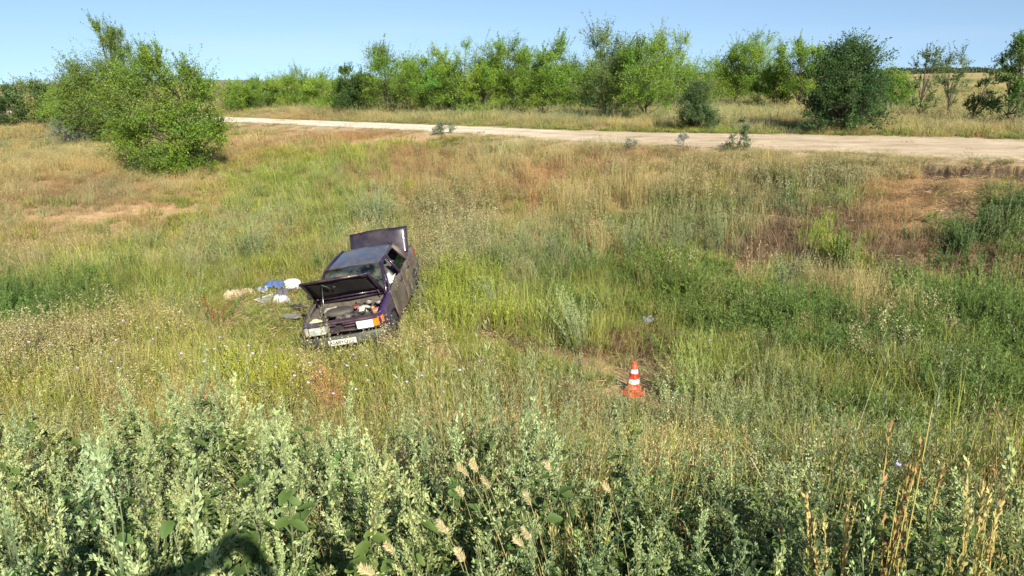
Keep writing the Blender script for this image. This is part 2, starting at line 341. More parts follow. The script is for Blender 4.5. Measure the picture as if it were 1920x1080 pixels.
def diamonds(mb, P, D, Lg, wd, r, c, up=None):           # small pointed leaves: 2 triangles each
    n = len(P); D = unit(D); s = unit(np.cross(D, r.normal(0, .75, (n, 3)) + np.array([.15, -.45, .6])))   # leaves turn to the light
    Lg = np.asarray(Lg).reshape(-1, 1) * np.ones((n, 1)); wd = np.asarray(wd).reshape(-1, 1) * np.ones((n, 1))
    V = np.stack([P, P + D * Lg * .45 - s * wd * .5, P + D * Lg * .45 + s * wd * .5, P + D * Lg], 1).reshape(-1, 3)
    T = (np.array([[0, 1, 2], [1, 3, 2]])[None] + np.arange(n)[:, None, None] * 4).reshape(-1, 3)
    mb.add(V, T, np.repeat(c, 4, 0))
def tufts(mb, P, s, r, c):                               # tiny one-triangle flecks (seeds, florets)
    n = len(P); a = unit(r.normal(0, 1, (n, 3))); b = unit(np.cross(a, r.normal(0, 1, (n, 3)))); s = np.asarray(s).reshape(-1, 1) * np.ones((n, 1))
    V = np.stack([P + a * s, P - a * s * .5 + b * s * .7, P - a * s * .5 - b * s * .7], 1).reshape(-1, 3)
    mb.add(V, np.arange(3 * n).reshape(-1, 3), np.repeat(c, 3, 0))
def stemplant(mb, r, nst, R, h, lean, nleaf, Lg, wd, cs, c0, c1, z0=.15, ang=.7, sw=.006, top=.4, bias=None, leafmb=None):
    ang_ = rand_az(r, nst); B = rand_az(r, nst) * (R * np.sqrt(r.uniform(0, 1, (nst, 1)))); B[:, 2] = -.03
    hh = h * r.uniform(.65, 1.15, (nst, 1)); ln = np.abs(r.normal(0, lean, (nst, 1))); z = np.array([0, 0, 1.0])
    out = unit(B * np.array([1, 1, 0]) + ang_ * .3 * R)
    Mid = B + hh * .5 * (out * np.sin(ln) * .6 + z); Tp = B + hh * (out * np.sin(ln) + z * np.cos(ln))
    if bias is not None: Mid = Mid + hh * .3 * bias; Tp = Tp + hh * bias
    add_strips(mb, B, Mid, Tp, rand_az(r, nst) * sw, vary(r, cs, nst), vary(r, cs, nst))
    t = r.uniform(0, 1, (nst, nleaf)) ** .8 * (1 - z0) + z0; t = t.reshape(-1, 1); k = np.repeat(np.arange(nst), nleaf)
    P = (1 - t) ** 2 * B[k] + 2 * t * (1 - t) * Mid[k] + t * t * Tp[k]; dr = unit(Tp[k] - B[k])
    D = rand_az(r, len(P)) * np.sin(ang) + dr * np.cos(ang) + r.normal(0, .15, P.shape)
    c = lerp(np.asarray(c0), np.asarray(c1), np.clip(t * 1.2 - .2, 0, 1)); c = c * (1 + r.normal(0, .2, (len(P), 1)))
    diamonds(leafmb or mb, P, D, Lg * (1 - (1 - top) * t) * r.uniform(.6, 1.3, t.shape), wd * (1 - (1 - top) * t), r, np.clip(c, .004, .9)); return B, Mid, Tp

PROTO = {}
def proto_collection(kind, metas):
    c = bpy.data.collections.new('clumps of ' + kind); PROTO[kind] = c
    for i, me in enumerate(metas):
        o = bpy.data.objects.new('%s_%02d' % (kind, i), me); c.objects.link(o)
def build_protos():
    r = np.random.default_rng(3)
    def many(kind, nvar, fn, smooth=False):
        L_ = []
        for i in range(nvar):
            mb = MB(); fn(mb, i); L_.append(mb.mesh(kind, M_VEG, smooth))
        proto_collection(kind, L_)
    def straw(mb, i):
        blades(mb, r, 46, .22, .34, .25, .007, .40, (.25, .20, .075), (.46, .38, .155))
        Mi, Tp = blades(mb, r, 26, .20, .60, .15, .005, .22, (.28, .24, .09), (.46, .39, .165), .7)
        P = np.repeat(Tp, 5, 0) - np.array([0, 0, 1]) * r.uniform(0, .12, (26 * 5, 1)) + r.normal(0, .008, (26 * 5, 3))
        diamonds(mb, P, r.normal(0, .4, P.shape) + np.array([0, 0, 1]), .030, .006, r, vary(r, (.46, .38, .17), len(P)))
    many('straw', 4, straw)
    def cheat(mb, i):
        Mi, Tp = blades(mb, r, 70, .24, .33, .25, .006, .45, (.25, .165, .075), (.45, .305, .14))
        P = np.repeat(Tp, 4, 0) + r.normal(0, .018, (280, 3))
        diamonds(mb, P, r.normal(0, .8, P.shape), .026, .007, r, vary(r, (.43, .275, .13), len(P)))
    many('cheat', 3, cheat)
    def green(mb, i):
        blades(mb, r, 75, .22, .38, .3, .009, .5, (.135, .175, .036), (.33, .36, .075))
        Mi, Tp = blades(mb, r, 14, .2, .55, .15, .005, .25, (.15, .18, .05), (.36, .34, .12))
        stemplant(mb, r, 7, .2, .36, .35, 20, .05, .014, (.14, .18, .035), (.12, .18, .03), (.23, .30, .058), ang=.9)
    many('green', 4, green)
    def worm(mb, i):
        stemplant(mb, r, 10, .16, .62, .28, 60, .055, .010, (.21, .22, .09), (.165, .195, .075), (.36, .40, .185), z0=.1, ang=.6, top=.35)
    many('worm', 4, worm)
    def kochia(mb, i):
        stemplant(mb, r, 16, .20, .46, .4, 46, .06, .012, (.11, .16, .036), (.075, .13, .03), (.16, .235, .055), z0=.1, ang=.75, top=.5)
    many('kochia', 4, kochia)
    def yellow(mb, i):
        stemplant(mb, r, 14, .18, .5, .3, 36, .05, .012, (.24, .28, .05), (.18, .24, .03), (.38, .43, .055), z0=.1, ang=.7, top=.5)
        blades(mb, r, 24, .2, .45, .3, .008, .4, (.16, .20, .035), (.40, .41, .085))
    many('yellow', 3, yellow)
    def dead(mb, i):
        blades(mb, r, 60, .28, .28, .35, .008, 1.1, (.14, .09, .05), (.34, .23, .13), .9)
        stemplant(mb, r, 6, .2, .34, .6, 22, .045, .014, (.16, .10, .06), (.16, .105, .06), (.29, .19, .11), ang=1.1)
    many('dead', 3, dead)
    def seedy(mb, i):
        B, Mi, Tp = stemplant(mb, r, 13, .22, .66, .25, 9, .05, .012, (.24, .21, .10), (.14, .15, .05), (.25, .23, .10), ang=.8)
        P = np.repeat(Tp, 26, 0) - np.array([0, 0, 1]) * r.uniform(-.02, .22, (13 * 26, 1)) + r.normal(0, .022, (13 * 26, 3))
        tufts(mb, P, .012, r, vary(r, (.38, .34, .16), len(P)))
        blades(mb, r, 36, .22, .34, .3, .008, .5, (.14, .16, .05), (.34, .32, .12))
    many('seedy', 4, seedy)
    def litter(mb, i):
        n = 60; P = rand_az(r, n) * (.38 * np.sqrt(r.uniform(0, 1, (n, 1)))); P[:, 2] = r.uniform(.005, .06, n)
        D = rand_az(r, n) + np.array([0, 0, 1]) * r.normal(.05, .18, (n, 1))
        diamonds(mb, P, D, .16, .008, r, vary(r, (.42, .31, .17), n, .3))
    many('litter', 3, litter)
    def under(mb, i):                                    # broad green leaves under the weeds of the slope
        stemplant(mb, r, 9, .26, .42, .45, 24, .075, .034, (.12, .15, .05), (.06, .10, .026), (.12, .175, .05), z0=.1, ang=1.1, top=.7)
    many('under', 3, under)
    def tops(mb, i):                                     # silvery flowering tops of the slope weeds
        B, Mi, Tp = stemplant(mb, r, 9, .24, .72, .3, 30, .06, .018, (.22, .24, .12), (.07, .11, .04), (.20, .235, .11), z0=.1, ang=.8, top=.5)
        P = np.repeat(Tp, 46, 0) - np.array([0, 0, 1]) * (r.uniform(0, 1, (9 * 46, 1)) ** 1.3 * .30) + r.normal(0, .026, (9 * 46, 3))
        tufts(mb, P, .010, r, vary(r, (.36, .40, .20), len(P)))
    many('tops', 4, tops)
build_protos()

def scatter(name, kind, P, rot, scl, tint, label):
    """one uncountable mass of plants: clumps on points, real geometry"""
    n = len(P); c = PROTO[kind]; nvar = len(c.objects)
    me = bpy.data.meshes.new(name); me.vertices.add(n); me.vertices.foreach_set('co', np.ascontiguousarray(P, np.float32).ravel())
    def at(nm, ty, fld, arr):
        a_ = me.attributes.new(nm, ty, 'POINT'); a_.data.foreach_set(fld, np.ascontiguousarray(arr).ravel())
    at('rot', 'FLOAT_VECTOR', 'vector', rot.astype(np.float32)); at('scl', 'FLOAT_VECTOR', 'vector', scl.astype(np.float32))
    at('idx', 'INT', 'value', RNG.integers(0, nvar, n).astype(np.int32))
    at('tint', 'FLOAT_COLOR', 'color', np.concatenate([tint, np.ones((n, 1))], 1).astype(np.float32))
    me.materials.append(M_VEG)
    o = link(name, me); tag(o, label, None, None, 'stuff')
    g = bpy.data.node_groups.new('scatter ' + name, 'GeometryNodeTree')
    g.interface.new_socket('Geometry', in_out='INPUT', socket_type='NodeSocketGeometry')
    g.interface.new_socket('Geometry', in_out='OUTPUT', socket_type='NodeSocketGeometry')
    N = g.nodes; L = g.links
    gi = N.new('NodeGroupInput'); go = N.new('NodeGroupOutput'); ip = N.new('GeometryNodeInstanceOnPoints'); ci = N.new('GeometryNodeCollectionInfo')
    ci.inputs[0].default_value = c; ci.inputs['Separate Children'].default_value = True; ci.inputs['Reset Children'].default_value = True
    def named(nm, ty):
        a_ = N.new('GeometryNodeInputNamedAttribute'); a_.data_type = ty; a_.inputs[0].default_value = nm; return a_.outputs[0]
    e2r = N.new('FunctionNodeEulerToRotation'); L.new(named('rot', 'FLOAT_VECTOR'), e2r.inputs[0])
    L.new(gi.outputs[0], ip.inputs['Points']); L.new(ci.outputs[0], ip.inputs['Instance']); ip.inputs['Pick Instance'].default_value = True
    L.new(named('idx', 'INT'), ip.inputs['Instance Index']); L.new(e2r.outputs[0], ip.inputs['Rotation']); L.new(named('scl', 'FLOAT_VECTOR'), ip.inputs['Scale'])
    L.new(ip.outputs[0], go.inputs[0])
    md = o.modifiers.new('scatter', 'NODES'); md.node_group = g
    return o

# ------------------------------------------------------------------ candidate spots over the visible land
def candidates():
    out = []
    r = np.random.default_rng(21)
    for y0, y1, dens in ((4.6, 9, 34), (9, 14, 27), (14, 20, 20), (20, 28, 14), (28, 38, 9), (38, 52, 5.5), (52, 75, 2.6), (75, 130, .7)):
        ex = 4.5 if y1 <= 20 else 2.0; hw = .76 * y1 + ex; n = int((y1 - y0) * 2 * hw * dens)
        n = int(n * (1.35 if y0 < 5 else 1)); x = r.uniform(-hw, hw, n); y = r.uniform(y0, y1, n)
        k = np.abs(x) < .76 * y + ex; out.append(np.stack([x[k], y[k]], 1))
    return np.concatenate(out)
XY = candidates(); X, Y = XY[:, 0], XY[:, 1]
Z = H(X, Y)
keep = ~(on_road(X, Y) & (RNG.uniform(0, 1, len(X)) > .03))
cxx, cyy = to_car(X, Y)
keep &= ~((np.abs(cxx) < 2.06) & (np.abs(cyy) < .84))
CONE = hit(1187, 737)
keep &= np.hypot(X - CONE[0], Y - CONE[1]) > .47
# the cone's open side towards the camera and its shadow stay bare; so does the cut behind the spoil heap
keep &= ~((np.abs(X - CONE[0] + .35 * (Y - CONE[1])) < .33) & (Y - CONE[1] > -1.2) & (Y - CONE[1] < 1.15) & (RNG.uniform(0, 1, len(X)) < .95))
_cz = np.maximum(cut(X, Y), cut(X, Y + .5)); keep &= RNG.uniform(0, 1, len(X)) > _cz * .95
X, Y, Z = X[keep], Y[keep], Z[keep]
W = weights(X, Y)
tA, tB = np.array([3.0, 9.6]), np.array([-1.5, 13.6]); tv = (tB - tA) / np.linalg.norm(tB - tA)
q = np.stack([X, Y], 1) - tA; al = q @ tv; pe = (q[:, 0] * -tv[1] + q[:, 1] * tv[0]) + .35 * np.sin(al * 1.1)
rutm = np.maximum(sstep(.42, .2, np.abs(pe - .68)), sstep(.42, .2, np.abs(pe + .68))) * sstep(-.3, .4, al) * sstep(5.9, 5.0, al)
W[:, 6] += rutm * W.sum(1) * 1.2; W[:, 7] += rutm * W.sum(1) * 1.0; W[:, 0] += rutm * W.sum(1) * .5
cum = np.cumsum(W / W.sum(1, keepdims=True), 1); pick = (cum < RNG.uniform(0, 1, (len(X), 1))).sum(1).clip(0, 8)
# trampled track from the embankment past the cone to the car
tramp = np.maximum(.95 * rutm, .5 * sstep(1.4, .6, np.abs(pe)) * sstep(-.5, .5, al) * sstep(5.9, 4.9, al))
ccx, ccy = to_car(X, Y); tramp = np.maximum(tramp, .8 * sstep(1.6, .9, np.hypot(np.maximum(np.abs(ccx + .2) - 1.6, 0), np.maximum(np.abs(ccy + 1.1) - 1.0, 0))))
tramp = np.maximum(tramp, .75 * sstep(.9, .5, np.hypot(X - CONE[0], Y - CONE[1] + .5)))
tramp = np.maximum(tramp, .7 * sstep(1.7, 1.1, np.hypot((X - 11.7) * .8, Y - 18.9)))
_db = hit(500, 562); tramp = np.maximum(tramp, .92 * sstep(1.5, .9, np.hypot((X - _db[0]) * .8, Y - _db[1])))
dist = np.hypot(X, Y)
sp = {'straw': (.85, 1.15), 'cheat': (.8, 1.2), 'green': (.75, 1.1), 'worm': (.75, 1.45), 'kochia': (.7, 1.2), 'yellow': (.7, 1.1), 'dead': (.8, 1.2), 'seedy': (.65, 1.05)}
NAMES = {'straw': ('dry_grass', 'straw coloured dry grass standing across the field and banks'), 'cheat': ('reddish_grass', 'short reddish brown dried grass on the far bank'),
         'green': ('green_grass', 'green grass and weeds in the ditch'), 'worm': ('wormwood', 'grey green wormwood growing over the field'),
         'kochia': ('green_weeds', 'low dark green feathery weeds in the ditch'), 'yellow': ('yellow_green_weeds', 'fresh yellow green weeds in the ditch'),
         'dead': ('dead_weeds', 'brown dead weeds and flattened stalks on the bank'), 'seedy': ('seeding_grass', 'tall weeds with beige seed heads')}
for kind, (nm, lab) in NAMES.items():
    k = pick == KINDS.index(kind)
    x, y, z, tr, d = X[k], Y[k], Z[k], tramp[k], dist[k]; n = len(x)
    farw = 1 + .9 * sstep(18, 60, d)
    hgt = RNG.uniform(*sp[kind], n) * (1 + .30 * vnoise(x, y, 1.8, 41) + .28 * vnoise(x, y, .8, 45)) * (1 - .62 * tr) * (1 - .25 * sstep(30, 50, d)) * (1 - .35 * sstep(10.5, 8, y) * sstep(5, 7, y))
    hgt = hgt * (1 - .80 * sstep(np.where(x < 3, 5.5, 5.0), np.where(x < 3, 1.3, .9), yfront(x) - y) * (y < yback(x))) * (1 - .5 * sstep(3.0, .3, y - yback(x)) * (y > yfront(x))) * (1 - .25 * (y > yback(x)))
    hgt = hgt * (1 - .42 * sstep(17, 24, y) * sstep(-5, -11, x) * (y < yfront(x)))      # short grazed turf on the left slope
    wid = RNG.uniform(.8, 1.2, n) * farw
    big = (RNG.uniform(0, 1, n) < (.24 if kind in ('worm', 'kochia', 'yellow', 'seedy') else .08)) & (tr < .2); hgt = hgt * np.where(big, 1.5, .92); wid = wid * np.where(big, 1.5, 1)
    scl = np.stack([wid, wid, hgt * (1 + .15 * (farw - 1))], 1)
    rot = np.stack([RNG.normal(0, .10, n) + .5 * tr * RNG.normal(0, 1, n), RNG.normal(-.08, .10, n) + .5 * tr * RNG.normal(0, 1, n), RNG.uniform(0, 6.28, n)], 1)
    b = (1 + RNG.normal(0, .13, n) + .16 * vnoise(x, y, 2.7, 43))[:, None]
    warm = (.10 * vnoise(x, y, 3.7, 44) + RNG.normal(0, .05, n))[:, None]
    tint = np.clip(b * (1 + warm * np.array([[1.0, .1, -.6]])), .35, 1.8)
    scatter(nm, kind, np.stack([x, y, z], 1), rot, scl, tint, lab)
k = (RNG.uniform(0, 1, len(X)) < .22 + .5 * (tramp > .3)) & (dist < 24) & (np.hypot(X - CONE[0], Y - CONE[1]) > .62)
n = k.sum(); sc_ = RNG.uniform(.7, 1.3, (n, 1)) * np.ones((1, 3))
scatter('straw_litter', 'litter', np.stack([X[k], Y[k], Z[k]], 1), np.stack([RNG.normal(0, .1, n), RNG.normal(0, .1, n), RNG.uniform(0, 6.3, n)], 1), sc_, np.tile(1 + RNG.normal(0, .15, (n, 1)), (1, 3)), 'fallen dry straw lying between the plants')

# ------------------------------------------------------------------ trees and shrubs
def tube(mb, P, Rr, sides, c):
    P = np.asarray(P, float); n = len(P); tg = unit(np.gradient(P, axis=0)); a = unit(np.cross(tg, np.array([.31, .17, .93])[None] + 0 * tg)); b = np.cross(tg, a)
    th = np.arange(sides) * 2 * np.pi / sides
    V = P[:, None] + (a[:, None] * np.cos(th)[None, :, None] + b[:, None] * np.sin(th)[None, :, None]) * np.asarray(Rr)[:, None, None]
    i = np.arange(n - 1)[:, None] * sides; j = np.arange(sides)[None]; j2 = (j + 1) % sides
    T = np.concatenate([np.stack([i + j, i + j2, i + sides + j2], -1).reshape(-1, 3), np.stack([i + j, i + sides + j2, i + sides + j], -1).reshape(-1, 3)])
    mb.add(V.reshape(-1, 3), T, c)
def bez(a, m, b, n):
    t = np.linspace(0, 1, n)[:, None]; return (1 - t) ** 2 * a + 2 * t * (1 - t) * m + t * t * b
def shape(kind, t):
    if kind == 'round': return np.sin(np.pi * np.clip(.12 + .80 * t, 0, 1)) ** .7
    if kind == 'cone': return np.clip(1.05 - t, 0, 1) ** .75 * (.55 + .45 * np.clip(t * 6, 0, 1))
    if kind == 'thin': return .55 + .45 * np.sin(np.pi * t * 1.0)
    if kind == 'dome': return np.clip(1 - t ** 2.2, 0, 1) ** .5
    return np.ones_like(t)
TREE_N = [0]
def make_tree(name, base, h, wdt, label, cat='tree', group=None, form='round', cb=.18, K=16, tips=14, lpt=16, leaf=(.085, .045), c=(.085, .135, .03),
              lean=(0, 0), sweep=(0, 0, 1.0), tr_r=None, seed=None, lobes=None, trunks=1, crown_name='crown', dens=1.0, cvar=.16, grey=0.0, shoots=.22):
    TREE_N[0] += 1; r = np.random.default_rng(1000 + (seed if seed is not None else TREE_N[0]))
    root = empty(name, tuple(base), (0, 0, 0), label, cat, group)
    leafmb, barkmb = MB(), MB(); bc = np.array([.12, .095, .07])
    K = int(K * dens)
    if lobes is None and form == 'round':                # several upright leaders, each with its own peak
        nl = int(r.integers(4, 7)); la = r.uniform(0, 6.283) + np.arange(nl) * 6.283 / nl + r.normal(0, .4, nl); lh = h * r.uniform(.68, .98, nl); lh[0] = h * .97
        lr = wdt * .5 * r.uniform(.35, .95, nl); lr[0] *= .3; k = np.sort(r.integers(0, nl, K)); t = r.uniform(.0, 1, K) ** .9
        z = lerp(np.full(K, h * cb), lh[k], t); rr = lr[k] * np.sin(np.clip(t * 1.05 + .22, 0, 1) * np.pi * .62) ** .9
        sp_ = wdt * .15 * (1.15 - .75 * t)
        Cc = np.stack([rr * np.cos(la[k]) + r.normal(0, 1, K) * sp_ + lean[0] * z, rr * np.sin(la[k]) + r.normal(0, 1, K) * sp_ + lean[1] * z, z], -1)
        sg = wdt * .115 * (1.15 - .6 * t) * r.uniform(.7, 1.3, K)
    elif lobes is None:
        t = r.uniform(.04, .95, K) ** .9; rr = wdt * .5 * shape(form, t) * np.sqrt(r.uniform(.05, .8, K)); a = r.uniform(0, 6.283, K)
        Cc = np.stack([rr * np.cos(a) + lean[0] * t * h, rr * np.sin(a) + lean[1] * t * h, h * (cb + (1 - cb) * t * .86)], -1)
        sg = wdt * (.10 if form == 'thin' else .095) * r.uniform(.6, 1.35, K)
    else:
        Lb = np.array(lobes, float); pk = np.sqrt(Lb[:, 3] * Lb[:, 5]); k = r.choice(len(Lb), K, p=pk / pk.sum()); g = r.normal(0, .5, (K, 3)); Cc = Lb[k, :3] + np.clip(g, -1, 1) * Lb[k, 3:6]; sg = np.minimum(wdt * .09, Lb[k, 3] * .55 + .012 * wdt) * r.uniform(.7, 1.4, K)
    tr_r = tr_r or h * .016
    for q in range(trunks):
        off = np.array([0, 0, 0.]) if q == 0 else np.append(r.normal(0, .06 * wdt, 2), 0)
        top = np.array([lean[0] * h * .6, lean[1] * h * .6, h * .62]) + np.append(r.normal(0, .09 * wdt, 2), 0)
        TP = bez(off - np.array([0, 0, .1]), off + np.array([r.normal(0, .05 * wdt), r.normal(0, .05 * wdt), h * .3]), top, 9)
        tube(barkmb, TP, tr_r * (1 - .75 * np.linspace(0, 1, 9)) / (1 + .4 * (trunks - 1)), 7, bc)
        for i in range(q, K, trunks):
            zc = Cc[i, 2]; f = np.clip((zc * r.uniform(.35, .7)) / (h * .62), .05, .95); p0 = TP[int(f * 8)]
            mid = p0 * .45 + Cc[i] * .55 + np.array([0, 0, .06 * h]) * r.uniform(-.3, 1)
            tube(barkmb, bez(p0, mid, Cc[i], 5), tr_r * .34 * np.linspace(1, .4, 5), 5, bc)
    sw = np.asarray(sweep, float)
    ki = np.repeat(np.arange(K), tips); n = len(ki); g = r.normal(0, 1, (n, 3)) * np.array([1, 1, .8])
    P0 = Cc[ki] + g * (sg[ki, None] * .25)
    out = unit((Cc - np.array([lean[0] * h * .5, lean[1] * h * .5, h * .4]))[ki] * np.array([1, 1, .7]))
    P1 = Cc[ki] + g * sg[ki, None] + out * (wdt * .05) + sw * (wdt * .035)
    sh = r.uniform(0, 1, n) < shoots; P1[sh] += (sw + r.normal(0, .25, (n, 3)))[sh] * (h * r.uniform(.03, .11, (n, 1)))[sh]
    P1[:, 2] = np.maximum(P1[:, 2], .05 * h * r.uniform(.2, 1, n))
    wv = unit(np.cross(P1 - P0, r.normal(0, 1, (n, 3)))) * .012
    add_strips(barkmb, P0, (P0 + P1) / 2 + r.normal(0, .03, (n, 3)) * wdt * .1, P1, wv, np.tile(bc, (n, 1)), np.tile(bc, (n, 1)))
    li = np.repeat(np.arange(n), lpt); m = len(li); t = r.uniform(.15, 1.08, (m, 1))
    spread = np.where(sh[li], .35, 1.0)[:, None]
    P = P0[li] * (1 - t) + P1[li] * t + r.normal(0, 1, (m, 3)) * (sg[ki][li, None] * .22 * spread)
    D = unit(P1[li] - P0[li]) * .6 + r.normal(0, .55, (m, 3)) + sw * .25 - np.array([0, 0, .15])
    hue = (1 + r.normal(0, cvar, (K, 1)))[ki][li] * (1 + r.normal(0, .09, (m, 1)))
    yel = r.normal(0, .12, (K, 1))[ki][li]
    cc = np.array(c) * 1.45 * hue * (1 + yel * np.array([[.9, .25, -.3]])); cc = cc * (1 - grey) + cc.mean(1, keepdims=True) * grey
    s_ = r.uniform(.5, 1.45, (m, 1)); diamonds(leafmb, P, D, leaf[0] * s_, leaf[1] * s_, r, np.clip(cc, .008, .5))
    tm = barkmb.mesh('trunk', M_BARK, True); tk = link('trunk', tm, root)
    cm = leafmb.mesh(crown_name, M_LEAF); link(crown_name, cm, root)
    return root
def place(px, py): return hit(px, py)
def tree_px(name, px, pyb, pyt, wpx, label, **kw):
    b = place(px, pyb); d = depth(b); return make_tree(name, b, (pyb - pyt) * d / F * 1.02, wpx * d / F, label, **kw)

YG = (.145, .226, .026); MG = (.125, .200, .025); DG = (.052, .10, .026); GG = (.16, .18, .115); OG = (.125, .17, .05)
# --- the big tree group left of the field
b = place(362, 322); d = depth(b); s_ = d / F
def lob(px, py, rx, ry, dy=0.0): return ((px - 362) * s_, dy - .45, (322 - py) * s_, rx * s_, rx * s_ * .8, ry * s_)
make_tree('elm_tree', b, 280 * s_, 215 * s_, 'large bushy green elm leaning over the dry field left of the car', form='round', K=118, tips=15, lpt=34, leaf=(.072, .036), c=(.122, .192, .022),
          sweep=(-.25, 0, .7), tr_r=.09, trunks=2, seed=5, shoots=.42,
          lobes=[lob(330, 250, 50, 35), lob(285, 225, 40, 30), lob(395, 212, 30, 24), lob(392, 178, 18, 14), lob(415, 205, 14, 14), lob(405, 250, 26, 24), lob(305, 180, 45, 22), lob(368, 172, 26, 16), lob(345, 290, 50, 22), lob(275, 270, 28, 24), lob(338, 140, 13, 14), lob(358, 158, 18, 12), lob(300, 155, 24, 14), lob(315, 155, 36, 14), lob(250, 215, 24, 24), lob(330, 210, 44, 24), lob(334, 118, 5, 8), lob(275, 180, 24, 16), lob(430, 238, 8, 10), lob(246, 190, 10, 12), lob(385, 150, 9, 10), lob(318, 130, 7, 9), lob(415, 275, 16, 16), lob(400, 295, 22, 14), lob(385, 260, 24, 20, -.5), lob(360, 300, 26, 14, -.6), lob(232, 225, 8, 12)])
b2 = place(228, 268); d2 = depth(b2); q_ = d2 / F
def lob2(px, py, rx, ry): return ((px - 228) * q_, -.4, (268 - py) * q_, rx * q_, rx * q_ * .8, ry * q_)
make_tree('elm_tree', b2, 235 * q_, 190 * q_, 'tall wind-swept elm with feathery top shoots behind the large bushy elm', form='round', K=150, tips=15, lpt=28, leaf=(.076, .034), c=(.112, .172, .028),
          sweep=(-.45, 0, .7), tr_r=.10, seed=6, shoots=.3, trunks=2,
          lobes=[lob2(235, 205, 46, 28), lob2(185, 205, 28, 28), lob2(260, 165, 36, 20), lob2(215, 160, 34, 20), lob2(180, 165, 18, 20), lob2(152, 170, 14, 20), lob2(172, 140, 14, 14), lob2(160, 215, 22, 26), lob2(255, 150, 30, 14), lob2(225, 150, 24, 12), lob2(258, 125, 17, 12), lob2(250, 105, 11, 11), lob2(268, 105, 8, 9), lob2(240, 86, 8, 8), lob2(256, 82, 6, 8), lob2(226, 72, 4, 4), lob2(290, 130, 12, 12), lob2(302, 110, 5, 8), lob2(215, 240, 28, 18), lob2(280, 190, 36, 26)])
tree_px('shrub', 232, 292, 255, 90, 'yellow-green shrub at the foot of the large bushy elm', cat='shrub', form='dome', cb=.05, K=14, tips=12, lpt=12, leaf=(.07, .035), c=(.17, .19, .03), trunks=3, tr_r=.02)
tree_px('shrub', 318, 325, 292, 90, 'bright green low shrub under the right side of the large elm', cat='shrub', form='dome', cb=.05, K=12, tips=12, lpt=12, leaf=(.07, .035), c=(.12, .18, .025), trunks=3, tr_r=.02)
tree_px('oleaster_bush', 130, 274, 222, 70, 'silvery grey oleaster bush in front of the left trees', cat='bush', form='dome', cb=.05, K=30, tips=15, lpt=28, leaf=(.075, .015), c=(.20, .23, .15), sweep=(-.6, 0, .6), trunks=3, tr_r=.03, cvar=.08)
LT = [(22, 240, 160, 90, DG, 'dark rounded tree at the far left edge of the field'), (78, 236, 150, 100, OG, 'olive green tree second from the left edge of the field'), (118, 240, 172, 80, MG, 'lower green tree between the olive tree and the elms'), (165, 252, 140, 125, MG, 'green tree close behind the silvery oleaster bush')]
for px, pb, ptp, wp, c, lb in LT:
    tree_px('small_tree', px, pb, ptp, wp, lb, group='trees at the left end of the field', form='dome', cb=.06, K=34, tips=15, lpt=32, c=c, trunks=2, leaf=(.085, .048))
tree_px('dry_bush', 418, 205, 158, 62, 'leafless grey brushwood bush right of the large elm', cat='bush', form='dome', cb=.05, K=22, tips=26, lpt=3, leaf=(.09, .012), c=(.20, .165, .13), trunks=4, tr_r=.03, crown_name='twigs', cvar=.08)
